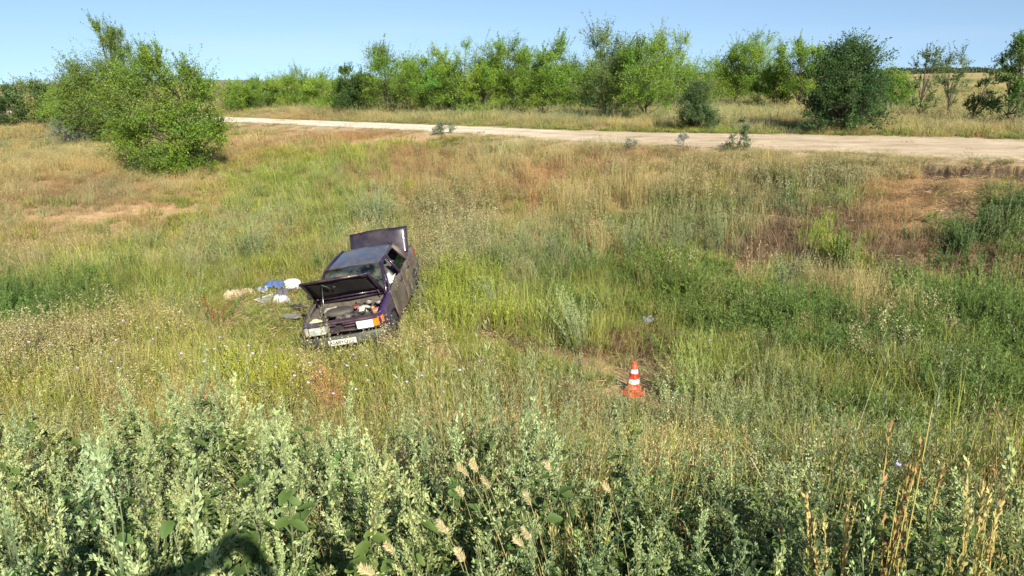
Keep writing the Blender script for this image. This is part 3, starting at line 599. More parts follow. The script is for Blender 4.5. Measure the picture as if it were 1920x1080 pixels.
# --- the row beyond the dirt road, left to right: base x, base y, top y, width, form, colour
ROW = [
    (452, 210, 164, 60, 'dome', MG, 'small green bush nearest the large elm at the far end of the road', 'bush'),
    (478, 206, 156, 50, 'dome', DG, 'dark small bush beside the far end of the road', 'bush'),
    (524, 205, 150, 62, 'dome', MG, 'rounded bush with small dark gaps at the far end of the road', 'bush'),
    (568, 207, 138, 80, 'dome', YG, 'wide bright green bush with a pointed top at the far end of the road', 'bush'),
    (620, 207, 150, 66, 'dome', YG, 'yellow-green rounded bush between the pointed bush and the dark bush', 'bush'),
    (660, 210, 134, 48, 'round', DG, 'narrow dark grey-green bush left of the tall pointed tree', 'bush'),
    (728, 212, 100, 92, 'round', MG, 'tall pointed tree, first of the high trees beyond the road', 'tree'),
    (694, 207, 150, 60, 'dome', OG, 'olive bush hugging the left side of the tall pointed tree', 'bush'),
    (796, 214, 122, 84, 'round', MG, 'medium tree with airy top right of the tall pointed tree', 'tree'),
    (872, 214, 92, 86, 'round', YG, 'bright tree with round head beyond the middle of the road', 'tree'),
    (842, 212, 128, 60, 'round', DG, 'dark tree filling the gap left of the bright round-headed tree', 'tree'),
    (912, 218, 124, 76, 'dome', YG, 'yellow-green tree reaching low to the ground right of the round-headed tree', 'tree'),
    (962, 214, 86, 80, 'round', MG, 'tree with upright thin shoots left of the clear dark trunk', 'tree'),
    (1020, 220, 82, 84, 'round', MG, 'tree with a bare straight dark trunk beside the road', 'tree'),
    (1066, 205, 150, 58, 'dome', DG, 'low dark tree in the gap right of the bare dark trunk', 'tree'),
    (1132, 225, 80, 110, 'round', OG, 'broad multi-stemmed grey-green tree in the middle of the row', 'tree'),
    (1112, 205, 118, 92, 'round', MG, 'green tree behind the broad multi-stemmed tree', 'tree'),
    (1212, 226, 74, 105, 'round', MG, 'tall tree with a slender brown trunk and wide head', 'tree'),
    (1262, 208, 86, 92, 'round', YG, 'bright tree at the right end of the close row', 'tree'),
    (1376, 196, 90, 68, 'round', MG, 'tree with drooping left branches right of the gap in the row', 'tree'),
    (1420, 200, 78, 92, 'round', YG, 'bright green tree left of the dark roadside elm', 'tree'),
    (1492, 205, 88, 62, 'round', YG, 'slim yellow-green tree touching the dark roadside elm', 'tree'),
    (1662, 215, 136, 64, 'dome', YG, 'small bright tree right of the dark roadside elm', 'tree'),
    (1350, 190, 132, 55, 'dome', YG, 'low bright bush in the gap of the tree row', 'bush'),
    (500, 203, 158, 54, 'dome', YG, 'low bush behind the dark small bush at the far end of the road', 'bush'),
    (596, 203, 152, 60, 'dome', MG, 'green bush filling the gap right of the wide bright bush', 'bush'),
    (762, 206, 134, 70, 'dome', YG, 'bright low tree between the tall pointed tree and the airy tree', 'tree'),
    (828, 205, 138, 60, 'dome', MG, 'low green tree behind the dark tree of the row', 'tree'),
    (940, 205, 128, 62, 'dome', MG, 'green low tree behind the tree with upright shoots', 'tree'),
    (996, 206, 112, 66, 'dome', YG, 'bright tree between the upright shoots and the bare dark trunk', 'tree'),
    (1048, 207, 122, 58, 'dome', MG, 'green tree touching the right side of the bare dark trunk', 'tree'),
    (1090, 206, 132, 54, 'dome', YG, 'bright low tree left of the broad multi-stemmed tree', 'tree'),
    (1170, 208, 106, 66, 'dome', MG, 'green tree between the multi-stemmed tree and the slender brown trunk', 'tree'),
    (1236, 206, 112, 60, 'dome', MG, 'green tree filling the gap right of the slender brown trunk', 'tree'),
    (1452, 202, 118, 58, 'dome', MG, 'green tree behind the slim yellow-green tree', 'tree'),
]
for px, pb, ptp, wp, form, c, lb, cat in ROW:
    tall = cat == 'tree' and form == 'round'
    if cat == 'bush' and form == 'dome': form = 'round'
    tree_px('bush' if cat == 'bush' else 'steppe_tree', px, pb, ptp, wp * 1.5, lb, cat=cat, group='trees and bushes beyond the dirt road', form=form, cb=.20 if tall else .04, K=50 if tall else 40, tips=15, lpt=42,
            leaf=(.074, .042), c=c, trunks=1 if tall else 3, sweep=(.15, 0, 1.0), shoots=.3, tr_r=.055 if tall else .035)
tree_px('conical_bush', 1306, 247, 150, 84, 'dark conical bush standing at the roadside with its shadow to the left', cat='bush', form='cone', cb=.03, K=56, tips=15, lpt=34, leaf=(.07, .022), c=(.062, .105, .034), trunks=4, tr_r=.03, shoots=.15)
tree_px('roadside_elm', 1572, 250, 74, 155, 'big dark green elm close to the road on the right', form='dome', cb=.04, K=110, tips=16, lpt=34, leaf=(.072, .040), c=(.045, .088, .024), trunks=3, tr_r=.08, sweep=(.5, 0, .85), shoots=.3)
SP = [(1722, 225, 84, 62, 'first thin sparse tree right of the dark elm, with a bushy foot', .02), (1776, 222, 82, 70, 'second thin sparse tree, with green tufts halfway up', .0), (1822, 232, 132, 50, 'crooked leaning sparse sapling left of the tree at the right edge', .28)]
for px, pb, ptp, wp, lb, ln in SP:
    tree_px('sparse_tree', px, pb, ptp, wp, lb, group='thin trees on the right', form='thin', cb=.10, K=22, tips=10, lpt=24, leaf=(.07, .035), c=(.085, .125, .035), tr_r=.05, lean=(ln, 0), shoots=.35, sweep=(.1, 0, 1))
tree_px('edge_tree', 1900, 240, 80, 92, 'dark spreading tree with hanging branches at the right edge', form='round', cb=.15, K=40, tips=14, lpt=32, leaf=(.07, .036), c=(.075, .13, .028), tr_r=.08, trunks=2, sweep=(-.2, 0, .8), shoots=.3)
# --- low bushes on the near side of the road
tree_px('low_bush', 832, 252, 229, 46, 'low dark grey-green bush growing in the middle of the road', cat='bush', form='dome', cb=.03, K=12, tips=12, lpt=12, leaf=(.07, .02), c=(.13, .155, .085), trunks=4, tr_r=.015)
tree_px('roadside_bush', 1384, 282, 222, 46, 'thin leafy bush at the near road edge below the conical bush', cat='bush', form='round', cb=.03, K=16, tips=12, lpt=12, leaf=(.06, .025), c=(.10, .135, .06), trunks=5, tr_r=.015)
tree_px('pale_sage_bush', 1281, 275, 250, 24, 'pale bluish sage tuft on the road edge left of the thin leafy bush', cat='bush', form='dome', cb=.03, K=8, tips=12, lpt=12, leaf=(.06, .012), c=(.28, .32, .26), trunks=4, tr_r=.01)
tree_px('pale_sage_bush', 1182, 282, 256, 28, 'grey-green sage tuft at the road edge left of the pale bluish tuft', cat='bush', form='dome', cb=.03, K=8, tips=12, lpt=12, leaf=(.06, .012), c=(.22, .25, .17), trunks=4, tr_r=.01)
# --- bushes and tall plants one can pick out in the field
FB = [
    (700, 428, 350, 84, 'large pale grey-green wormwood bush behind the open boot of the car', (.29, .35, .17), .012, 34),
    (478, 492, 408, 60, 'grey-green wormwood bush up the slope left of the car', (.25, .30, .135), .012, 22),
    (1576, 510, 432, 44, 'bright lime green climbing weed on the brown bank', (.13, .20, .03), .03, 18),
    (1274, 562, 532, 40, 'small lime green bush beside the bare soil patch', (.17, .235, .025), .025, 14),
    (1085, 660, 545, 62, 'tall pale wormwood plant leaning left above the cone', (.35, .41, .18), .010, 18),
    (1310, 770, 640, 150, 'large feathery pale green weed clump right of the cone', (.30, .38, .11), .010, 30),
    (1252, 790, 700, 40, 'pale seeding goosefoot stalk between the cone and the feathery clump', (.36, .41, .20), .012, 9),
    (925, 590, 520, 50, 'silvery wormwood stems leaning left in the middle of the ditch', (.33, .38, .20), .010, 10),
    (790, 600, 495, 30, 'pale tall stems growing against the rear wing of the car', (.27, .30, .16), .008, 6),
    (380, 565, 538, 44, 'small yellow-green weed left of the rusty dock plant', (.18, .235, .04), .025, 8),
]
def field_plant(name, px, pyb, pyt, wpx, label, c, cat='plant', nst=14, nleaf=60, L=.055, lw=.010, lean=0.0, spread=None, seeds=None, crown='foliage', dark=.55):
    """an upright herb: a fan of stems with small leaves, paler towards the top"""
    TREE_N[0] += 1; r = np.random.default_rng(2000 + TREE_N[0]); p = hit(px, pyb); d = depth(p); h = (pyb - pyt) * d / F * 1.05; wd = wpx * d / F
    root = empty(name, tuple(p), (0, 0, 0), label, cat); sm, lm = MB(), MB(); c = np.array(c)
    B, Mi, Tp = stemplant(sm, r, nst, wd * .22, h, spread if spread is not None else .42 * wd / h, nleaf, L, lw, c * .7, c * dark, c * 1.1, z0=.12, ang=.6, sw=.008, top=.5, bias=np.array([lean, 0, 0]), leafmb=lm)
    if seeds:
        n = seeds * nst; P = np.repeat(Tp, seeds, 0) - (np.repeat(Tp - Mi, seeds, 0)) * r.uniform(-.05, .55, (n, 1)) + r.normal(0, .022, (n, 3)); tufts(lm, P, .013, r, vary(r, c * 1.2, n))
    link('stems', sm.mesh('stems', M_PLANT), root).color = (1, 1, 1, 1); o = link(crown, lm.mesh(crown, M_PLANT), root); o.color = (1, 1, 1, 1)
    if seeds: o['kind'] = 'stuff'
    return root
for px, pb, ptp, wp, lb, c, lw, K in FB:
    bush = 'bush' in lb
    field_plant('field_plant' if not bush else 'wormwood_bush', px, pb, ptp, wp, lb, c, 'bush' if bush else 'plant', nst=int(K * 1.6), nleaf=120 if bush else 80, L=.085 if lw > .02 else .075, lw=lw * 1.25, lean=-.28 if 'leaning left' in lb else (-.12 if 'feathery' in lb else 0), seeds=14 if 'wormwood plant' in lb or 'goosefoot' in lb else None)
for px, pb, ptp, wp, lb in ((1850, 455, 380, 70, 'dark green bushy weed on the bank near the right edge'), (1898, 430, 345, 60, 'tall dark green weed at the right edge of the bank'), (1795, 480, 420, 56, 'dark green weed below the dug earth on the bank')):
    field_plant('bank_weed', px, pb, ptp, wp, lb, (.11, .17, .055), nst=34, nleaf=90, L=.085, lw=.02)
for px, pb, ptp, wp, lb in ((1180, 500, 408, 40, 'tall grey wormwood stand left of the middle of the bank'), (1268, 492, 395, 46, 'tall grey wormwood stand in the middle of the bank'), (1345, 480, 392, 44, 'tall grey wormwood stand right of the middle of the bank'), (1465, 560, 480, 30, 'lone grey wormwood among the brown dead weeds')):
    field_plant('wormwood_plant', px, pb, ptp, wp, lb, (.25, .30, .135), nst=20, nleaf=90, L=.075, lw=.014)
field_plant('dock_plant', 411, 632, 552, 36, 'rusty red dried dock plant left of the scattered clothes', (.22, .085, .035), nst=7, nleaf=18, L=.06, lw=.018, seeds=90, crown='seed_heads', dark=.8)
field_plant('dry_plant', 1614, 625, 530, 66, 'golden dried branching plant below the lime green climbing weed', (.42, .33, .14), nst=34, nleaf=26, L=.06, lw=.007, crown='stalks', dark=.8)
field_plant('front_weed', 632, 668, 610, 22, 'yellow-green weed growing in front of the number plate', (.24, .28, .055), nst=5, nleaf=60, L=.045, lw=.013, lean=.08)
field_plant('side_weed', 744, 612, 520, 14, 'yellow-flowered stem beside the front wheel arch of the car', (.27, .30, .06), nst=2, nleaf=40, L=.05, lw=.014, seeds=40, lean=-.05)
field_plant('side_weed', 764, 580, 490, 12, 'yellow-flowered stem beside the open car door window', (.27, .30, .07), nst=2, nleaf=30, L=.05, lw=.014, seeds=30)
# --- far wood on the horizon and the low hills to the left
r = np.random.default_rng(77); mb = MB(); n = 15000
x = r.uniform(40, 560, n); y = 640 - .18 * x + 30 * vnoise(x, x * 0, 70, 3) + r.normal(0, 9, n)
hh = (2.0 + 2.0 * vnoise(x, y, 26, 5) + 1.2 * vnoise(x, y, 8, 6)) * sstep(30, 120, x); P = np.stack([x, y, ROADZ + np.maximum(hh, .5) * r.uniform(0, 1, n)], -1)
tufts(mb, P, 1.6, r, vary(r, (.085, .11, .06), n, .25))
tag(link('distant_treeline', mb.mesh('distant_treeline', M_LEAF)), 'dark strip of far woodland on the horizon at the right', kind='stuff').color = (1, 1, 1, 1)
xs_ = np.linspace(-3000, 900, 160); V = []; 
for k, (yo, f) in enumerate(((0, 0), (260, .75), (520, 1), (1100, .6), (1800, 0))):
    V.append(np.stack([xs_, 3600 + yo + 0 * xs_, -2 + f * (19 + 9 * vnoise(xs_, xs_ * 0 + k, 420, 8) + 4 * vnoise(xs_, xs_ * 0, 130, 9)) * sstep(900, -300, xs_)], -1))
n_ = len(xs_); ii = (np.arange(4)[:, None] * n_ + np.arange(n_ - 1)).ravel()
tag(link('hills', make_mesh('hills', np.concatenate(V), np.stack([ii, ii + 1, ii + n_ + 1, ii + n_], 1), None, solid('hill_steppe', (.13, .14, .09), (.19, .175, .11), .004, .95), True)), 'low distant steppe hills on the left horizon', kind='structure')

# ------------------------------------------------------------------ mesh tools for made things
def bm_obj(name, bm, mat, parent=None, smooth=False, link_it=True):
    bmesh.ops.recalc_face_normals(bm, faces=bm.faces[:])
    me = bpy.data.meshes.new(name); bm.to_mesh(me); bm.free()
    if isinstance(mat, (list, tuple)):
        for m_ in mat: me.materials.append(m_)
    elif mat: me.materials.append(mat)
    for p in me.polygons: p.use_smooth = smooth
    return link(name, me, parent, link_it)
def bm_box(bm, x0, x1, y0, y1, z0, z1, bev=0.0):
    t = bmesh.new(); bmesh.ops.create_cube(t, size=1)
    for v in t.verts: v.co = Vector(((x0 + x1) / 2 + v.co.x * (x1 - x0), (y0 + y1) / 2 + v.co.y * (y1 - y0), (z0 + z1) / 2 + v.co.z * (z1 - z0)))
    if bev: bmesh.ops.bevel(t, geom=t.edges[:], offset=bev, segments=2, affect='EDGES', profile=.5)
    merge(bm, t)
def merge(bm, t):
    me = bpy.data.meshes.new('tmp'); t.to_mesh(me); t.free(); bm.from_mesh(me); bpy.data.meshes.remove(me)
def bm_grid(bm, G, thick=0.0, jit=0.0, seed=0):
    """G: rows x columns of points -> a sheet, given a thickness"""
    t = bmesh.new(); r_ = random.Random(seed); vs_ = [[t.verts.new(Vector(p) + Vector((r_.uniform(-jit, jit), r_.uniform(-jit, jit), r_.uniform(-jit, jit)))) for p in row] for row in G]
    for i in range(len(G) - 1):
        for j in range(len(G[0]) - 1): t.faces.new((vs_[i][j], vs_[i][j + 1], vs_[i + 1][j + 1], vs_[i + 1][j]))
    bmesh.ops.recalc_face_normals(t, faces=t.faces[:])
    if thick: bmesh.ops.solidify(t, geom=t.faces[:], thickness=thick)
    merge(bm, t)
def bm_tube(bm, pts, rad_, sides=8, closed=False):
    pts = [Vector(p) for p in pts]; n = len(pts); rings = []
    for i, p in enumerate(pts):
        tg = (pts[min(i + 1, n - 1)] - pts[max(i - 1, 0)]).normalized(); ref = Vector((0.13, .21, .97)) if abs(tg.z) < .9 else Vector((1, .1, 0))
        a_ = tg.cross(ref).normalized(); b_ = tg.cross(a_); rr = rad_[i] if isinstance(rad_, (list, tuple)) else rad_
        rings.append([bm.verts.new(p + (a_ * math.cos(2 * math.pi * k / sides) + b_ * math.sin(2 * math.pi * k / sides)) * rr) for k in range(sides)])
    for i in range(n - 1):
        for k in range(sides): bm.faces.new((rings[i][k], rings[i][(k + 1) % sides], rings[i + 1][(k + 1) % sides], rings[i + 1][k]))
    bm.faces.new(rings[0]); bm.faces.new(rings[-1])
def bm_lathe(bm, prof, sides=24, M_=None, cap=True):
    rings = []
    for (r_, z_) in prof:
        rings.append([bm.verts.new((M_ @ Vector((r_ * math.cos(2 * math.pi * k / sides), r_ * math.sin(2 * math.pi * k / sides), z_))) if M_ else Vector((r_ * math.cos(2 * math.pi * k / sides), r_ * math.sin(2 * math.pi * k / sides), z_))) for k in range(sides)])
    for i in range(len(rings) - 1):
        for k in range(sides): bm.faces.new((rings[i][k], rings[i][(k + 1) % sides], rings[i + 1][(k + 1) % sides], rings[i + 1][k]))
    if cap: bm.faces.new(rings[0]); bm.faces.new(rings[-1])
def bm_poly(bm, pts, thick, dirv):
    """flat outline given a depth along dirv"""
    d_ = Vector(dirv) * thick; a_ = [bm.verts.new(Vector(p)) for p in pts]; b_ = [bm.verts.new(Vector(p) + d_) for p in pts]; n = len(pts)
    bm.faces.new(a_); bm.faces.new(b_[::-1])
    for i in range(n): bm.faces.new((a_[i], b_[i], b_[(i + 1) % n], a_[(i + 1) % n]))

# ------------------------------------------------------------------ the car
def paint(name, c1, dust, amount):
    m, t, N, L, bs = newmat(name)
    f = noise(t, 2.2, 8, .72, lo=.60 - amount * .45, hi=.95 - amount * .35); g = noise(t, 26, 4, .75, lo=.55, hi=.75)
    mm = N.new('ShaderNodeMath'); mm.operation = 'MAXIMUM'; L.new(f, mm.inputs[0])
    m2 = N.new('ShaderNodeMath'); m2.operation = 'MULTIPLY'; L.new(g, m2.inputs[0]); m2.inputs[1].default_value = .18 + .35 * amount; L.new(m2.outputs[0], mm.inputs[1])
    L.new(mixc(t, c1, dust, mm.outputs[0]), bs.inputs['Base Color'])
    mr = N.new('ShaderNodeMapRange'); mr.inputs[3].default_value = .25; mr.inputs[4].default_value = .85; L.new(mm.outputs[0], mr.inputs[0]); L.new(mr.outputs[0], bs.inputs['Roughness'])
    bs.inputs['Metallic'].default_value = .25
    ct = N.new('ShaderNodeMapRange'); ct.inputs[3].default_value = .8; ct.inputs[4].default_value = 0; L.new(mm.outputs[0], ct.inputs[0]); L.new(ct.outputs[0], bs.inputs['Coat Weight'])
    bs.inputs['Coat Roughness'].default_value = .08
    bump(t, bs, noise(t, 3, 3, .5, lo=0, hi=1), .25, .03)
    return m
PLUM = (.036, .016, .040); DUST = (.20, .155, .115)
M_PAINT = paint('plum_paint', PLUM, DUST, .20); M_DUSTY = paint('plum_paint_scraped_and_dusty', PLUM, DUST, .85); M_ROOF = paint('faded_plum_roof_with_painted_sky_sheen', (.034, .026, .042), (.165, .17, .19), .66); M_MAUVE = paint('worn_mauve_paint', (.055, .026, .045), (.16, .11, .115), .55)  # roof: blue-grey sky reflection painted into the faded tone
M_WINGP = paint('plum_paint_of_wing', (.055, .020, .10), DUST, .22)
M_BLACK = solid('black_trim', (.018, .018, .018), (.03, .028, .026), 12, .65)
M_MAT = solid('hood_lining_black', (.012, .010, .010), (.022, .018, .018), 9, .9)
M_RUB = solid('rubber', (.02, .02, .02), (.045, .04, .035), 8, .85)
M_BUMP = solid('weathered_bumper_plastic', (.045, .05, .043), (.085, .085, .07), 5, .6)
M_GRIME = solid('oily_dust', (.13, .105, .08), (.065, .052, .042), 9, .9, bumpd=.01)
M_IRON = solid('dirty_iron', (.16, .135, .105), (.07, .06, .05), 14, .75, .3, bumpd=.006)
M_ALU = solid('dull_aluminium', (.30, .28, .25), (.16, .14, .12), 12, .6, .4)
M_DKPLA = solid('grey_black_plastic', (.05, .05, .042), (.09, .08, .065), 6, .75)
M_YEL = solid('yellowed_plastic', (.62, .55, .28), (.50, .43, .22), 7, .45)
M_WHT = solid('white_plastic', (.55, .52, .44), (.34, .30, .24), 10, .6)
M_RED = solid('red_brown_plastic', (.20, .055, .035), (.20, .05, .035), 10, .5)
M_ORG = solid('orange_plastic', (.42, .20, .11), (.30, .16, .10), 10, .6)
M_LAMP = solid('headlamp_glass', (.80, .81, .80), (.52, .54, .55), 14, .12, 0.0, 1.0, lo=.4, hi=.75)
M_LAMPD = solid('dusty_headlamp_glass', (.50, .53, .47), (.34, .37, .32), 9, .3, 0.0, .6)
M_AMB = solid('amber_lens', (.80, .22, .015), (.62, .15, .012), 30, .15, coat=1.0)
M_REDL = solid('red_lens', (.45, .02, .015), (.3, .012, .01), 20, .15, coat=1.0)
M_CHR = solid('worn_metal', (.30, .30, .29), (.35, .35, .33), 20, .3, .9)
M_PLATE = solid('plate_white', (.80, .80, .76), (.66, .65, .58), 18, .45)
M_INK = solid('plate_black', (.02, .02, .02), None, 8, .5)
M_SEAT = solid('grey_seat_cloth', (.055, .055, .05), (.085, .08, .07), 20, .95)
def dirty_glass(name, amt):
    m, t, N, L, bs = newmat(name)
    bs.inputs['Base Color'].default_value = (.15, .165, .12, 1); bs.inputs['Roughness'].default_value = .7
    tr = N.new('ShaderNodeBsdfTransparent'); tr.inputs[0].default_value = (.78, .86, .80, 1); gl = N.new('ShaderNodeBsdfGlossy'); gl.inputs['Roughness'].default_value = .03
    fr = N.new('ShaderNodeFresnel'); m1 = N.new('ShaderNodeMixShader'); L.new(fr.outputs[0], m1.inputs[0]); L.new(tr.outputs[0], m1.inputs[1]); L.new(gl.outputs[0], m1.inputs[2])
    m2 = N.new('ShaderNodeMixShader'); f = noise(t, 3.5, 6, .7, lo=.75 - amt, hi=1.05 - amt * .5); L.new(f, m2.inputs[0]); L.new(m1.outputs[0], m2.inputs[1]); L.new(bs.outputs[0], m2.inputs[2])
    L.new(m2.outputs[0], N['Material Output'].inputs[0]); return m
M_GLASS = dirty_glass('dusty_windscreen', .36); M_GLASS2 = dirty_glass('side_glass', .2)

CAR = empty('wrecked_car', tuple(CAR_T), CAR_E, 'wrecked dark plum saloon car with open bonnet and boot in the weedy ditch', 'car')
def Wd(x):                                               # half width at waist along the car
    return float(np.interp(x, [-2.12, -1.9, -1.2, .9, 1.5, 1.8, 1.97], [.74, .79, .825, .825, .80, .775, .74]))
def prof(z): return float(np.interp(z, [.18, .30, .45, .60, .63, .80, .95], [.955, .985, 1.0, 1.0, .985, .965, .94]))
def ztop(x): return float(np.interp(x, [-2.12, -1.5, -1.0, .0, .98, 1.5, 1.97], [.925, .955, .925, .915, .895, .835, .755]))
def zbot(x, wheel=True):
    z = .20
    for cx in (1.23, -1.23):
        if abs(x - cx) < .36 and wheel: z = max(z, .25 + math.sqrt(max(.36 ** 2 - (x - cx) ** 2, 0)))
    return z
def side_panel(name, x0, x1, sgn, mat, nx=16, inner=.05, jit=0.0, seed=0, label=None):
    rows = []; xs2 = np.linspace(x0, x1, nx)
    for v in list(np.linspace(0, 1, 9)):
        rows.append([(x, sgn * Wd(x) * prof(lerp(zbot(x), ztop(x), v)), lerp(zbot(x), ztop(x), v)) for x in xs2])
    rows.append([(x, sgn * (Wd(x) * prof(ztop(x)) - inner), ztop(x) + .010) for x in xs2])
    bm = bmesh.new(); bm_grid(bm, rows, .018, jit, seed); o = bm_obj(name, bm, mat, CAR, True)
    if label: o['label'] = label
    return o
g_ = .006
for sgn in (1, -1):
    L_ = sgn > 0
    side_panel('front_wing', .98 + g_, 1.93, sgn, M_WINGP if L_ else M_GRIME, 18, .09, .006, 3, 'glossy violet front wing' if L_ else 'dust covered front wing')
    fd = side_panel('front_door', -.14, .98 - g_, sgn, M_DUSTY, 14, .03, .006 if L_ else 0, 4)
    rdo = side_panel('rear_door', -.98, -.14 - g_, sgn, M_DUSTY if L_ else M_PAINT, 14, .03, .006 if L_ else 0, 5)
    side_panel('rear_wing', -2.1, -.98 - g_, sgn, M_DUSTY if L_ else M_PAINT, 18, .10, .014 if L_ else 0, 6, 'scraped and crumpled dusty rear wing' if L_ else None)
    for dr, xa in ((fd, -.06), (rdo, -.90)):
        bm = bmesh.new(); yh = sgn * (Wd(xa) * prof(.80) + .012); bm_box(bm, xa, xa + .16, min(yh, yh + sgn * .02), max(yh, yh + sgn * .02), .785, .815, .006); bm_obj('handle', bm, M_BLACK, dr, False)
    # window frames: front and rear door
    def fr(pts, parent):
        bm = bmesh.new(); bm_tube(bm, [(x, sgn * y, z) for x, y, z in pts], .017, 6); bm_obj('window_frame', bm, M_BLACK, parent, True)
    fr([(.90, .765, .91), (.66, .70, 1.08), (.36, .60, 1.30), (.05, .585, 1.325), (-.12, .585, 1.32), (-.135, .68, 1.10), (-.14, .775, .92)], fd)
    fr([(-.165, .775, .92), (-.155, .68, 1.10), (-.15, .585, 1.32), (-.45, .58, 1.325), (-.72, .585, 1.30), (-.85, .67, 1.11), (-.96, .765, .925)], rdo)
    # glass: rear door pane left in place (half lowered on this side), front one gone
    bm = bmesh.new(); top = .55 if L_ else 1.0
    bm_poly(bm, [(-.18, sgn * .765, .915), (-.94, sgn * .755, .915), (lerp(-.94, -.72, top), sgn * lerp(.755, .585, top), lerp(.915, 1.29, top)), (lerp(-.18, -.165, top), sgn * lerp(.765, .585, top), lerp(.915, 1.305, top))], .004, (0, sgn, 0)); bm_obj('window_glass', bm, M_GLASS2, rdo)
    bm = bmesh.new()
    bm_tube(bm, [(.985, sgn * .705, .895), (.68, sgn * .645, 1.10), (.37, sgn * .575, 1.325)], .032, 8); bm_obj('window_pillar', bm, M_PAINT, CAR, True)
    bm = bmesh.new(); bm_tube(bm, [(-.135, sgn * .765, .90), (-.135, sgn * .57, 1.325)], .028, 8); bm_obj('window_pillar', bm, M_PAINT, CAR, True)
    bm = bmesh.new()                                     # rear pillar: broad slab from roof to boot
    bm_grid(bm, [[(-.74, sgn * .592, 1.325), (-.96, sgn * .56, 1.335), (-1.02, sgn * .535, 1.325)], [(-.88, sgn * .675, 1.12), (-1.15, sgn * .645, 1.15), (-1.24, sgn * .60, 1.14)], [(-.99, sgn * .775, .925), (-1.34, sgn * .755, .95), (-1.46, sgn * .66, .965)]], .03)
    bm_obj('rear_pillar', bm, M_PAINT if not L_ else M_DUSTY, CAR, True)
    bm = bmesh.new(); bm_tube(bm, [(.37, sgn * .575, 1.325), (0, sgn * .582, 1.345), (-.5, sgn * .58, 1.35), (-.97, sgn * .555, 1.335)], .026, 8); bm_obj('roof_rail', bm, M_PAINT, CAR, True)
    # mirror stub
    bm = bmesh.new(); bm_box(bm, .72, .82, min(sgn * .80, sgn * .92), max(sgn * .80, sgn * .92), .93, 1.03, .025)
    if not L_: bm_obj('door_mirror', bm, M_BLACK, CAR, True)
    else: bm.free()
    # lamps
    bm = bmesh.new(); ya, yb_ = sorted((sgn * .29, sgn * .605))
    bm_box(bm, 1.86, 1.965, ya, yb_, .595, .755, .012); hl = bm_obj('headlight', bm, M_LAMP if L_ else M_LAMPD, CAR, False); hl['label'] = 'clear white headlight' if L_ else 'dusty grey headlight'
    bm = bmesh.new(); bm_tube(bm, [(1.968, ya + .0, .593), (1.968, yb_, .593), (1.968, yb_, .757), (1.968, ya, .757), (1.968, ya, .593)], .007, 5); bm_obj('lamp_rim', bm, M_BLACK, hl, True)
    bm = bmesh.new(); o_ = [(1.955, sgn * .612), (1.93, sgn * .69), (1.86, sgn * .752), (1.78, sgn * .772), (1.78, sgn * .73), (1.84, sgn * .612)]
    bm_poly(bm, [(x, y, .60) for x, y in o_], .145, (0, 0, 1)); bmesh.ops.bevel(bm, geom=bm.edges[:], offset=.008, segments=1, affect='EDGES'); ts = bm_obj('turn_signal', bm, M_AMB if L_ else M_WHT, CAR, False); ts['label'] = 'amber turn signal' if L_ else 'bleached white turn signal'
    bm = bmesh.new(); ya, yb_ = sorted((sgn * .42, sgn * .74)); bm_box(bm, -2.135, -2.09, ya, yb_, .66, .86, .012); bm_obj('tail_light', bm, M_REDL, CAR)
# wheels
def wheel(x, y, sgn, flat):
    M_ = Matrix.Translation((x, y, .275 - flat * .03)) @ Matrix.Rotation(math.pi / 2, 4, 'X')
    bm = bmesh.new(); bm_lathe(bm, [(.175, -.08), (.24, -.085), (.275, -.07), (.282, -.04), (.282, .04), (.275, .07), (.24, .085), (.175, .08)], 28, M_, False); wo = bm_obj('wheel', bm, M_RUB, CAR, True)
    bm = bmesh.new(); bm_lathe(bm, [(.02, .03), (.06, .035), (.12, .02), (.15, .055), (.178, .075), (.178, -.075), (.02, -.04)], 28, M_, True); bm_obj('rim', bm, M_IRON, wo, True)
for x, y in ((1.23, .70), (1.23, -.70), (-1.23, .70), (-1.23, -.70)): wheel(x, y, 1, 1)
for x in (1.23, -1.23):
    for s_ in (1, -1):
        bm = bmesh.new(); t_ = [(x + .37 * math.cos(a_), .25 + .37 * math.sin(a_)) for a_ in np.linspace(0, math.pi, 9)]
        bm_grid(bm, [[(p[0], s_ * .52, p[1]) for p in t_], [(p[0], s_ * .775, p[1]) for p in t_]], .01)
        bm_obj('wheel_housing', bm, M_RUB, CAR, True)
# floor pan, sills, bulkhead
bm = bmesh.new(); bm_box(bm, -2.05, 1.85, -.60, .60, .20, .24); bm_box(bm, -.86, .86, -.79, -.60, .2, .3); bm_box(bm, -.86, .86, .60, .79, .2, .3); bm_box(bm, .87, .90, -.70, .70, .24, .86); bm_obj('floor_pan', bm, M_BLACK, CAR)
# roof
def zr(x, y): return 1.345 + .035 * (1 - (y / .57) ** 2) - .045 * max(0, (x - .05) / .32) ** 2 - .03 * max(0, (-.6 - x) / .4) ** 2 + .012 * vnoise(x * 1.0, y * 1.0, .35, 9)
bm = bmesh.new(); bm_grid(bm, [[(x, y, float(zr(x, y))) for y in np.linspace(-.565, .565, 13)] for x in np.linspace(.37, -1.0, 14)], .02); bm_obj('roof', bm, M_ROOF, CAR, True)
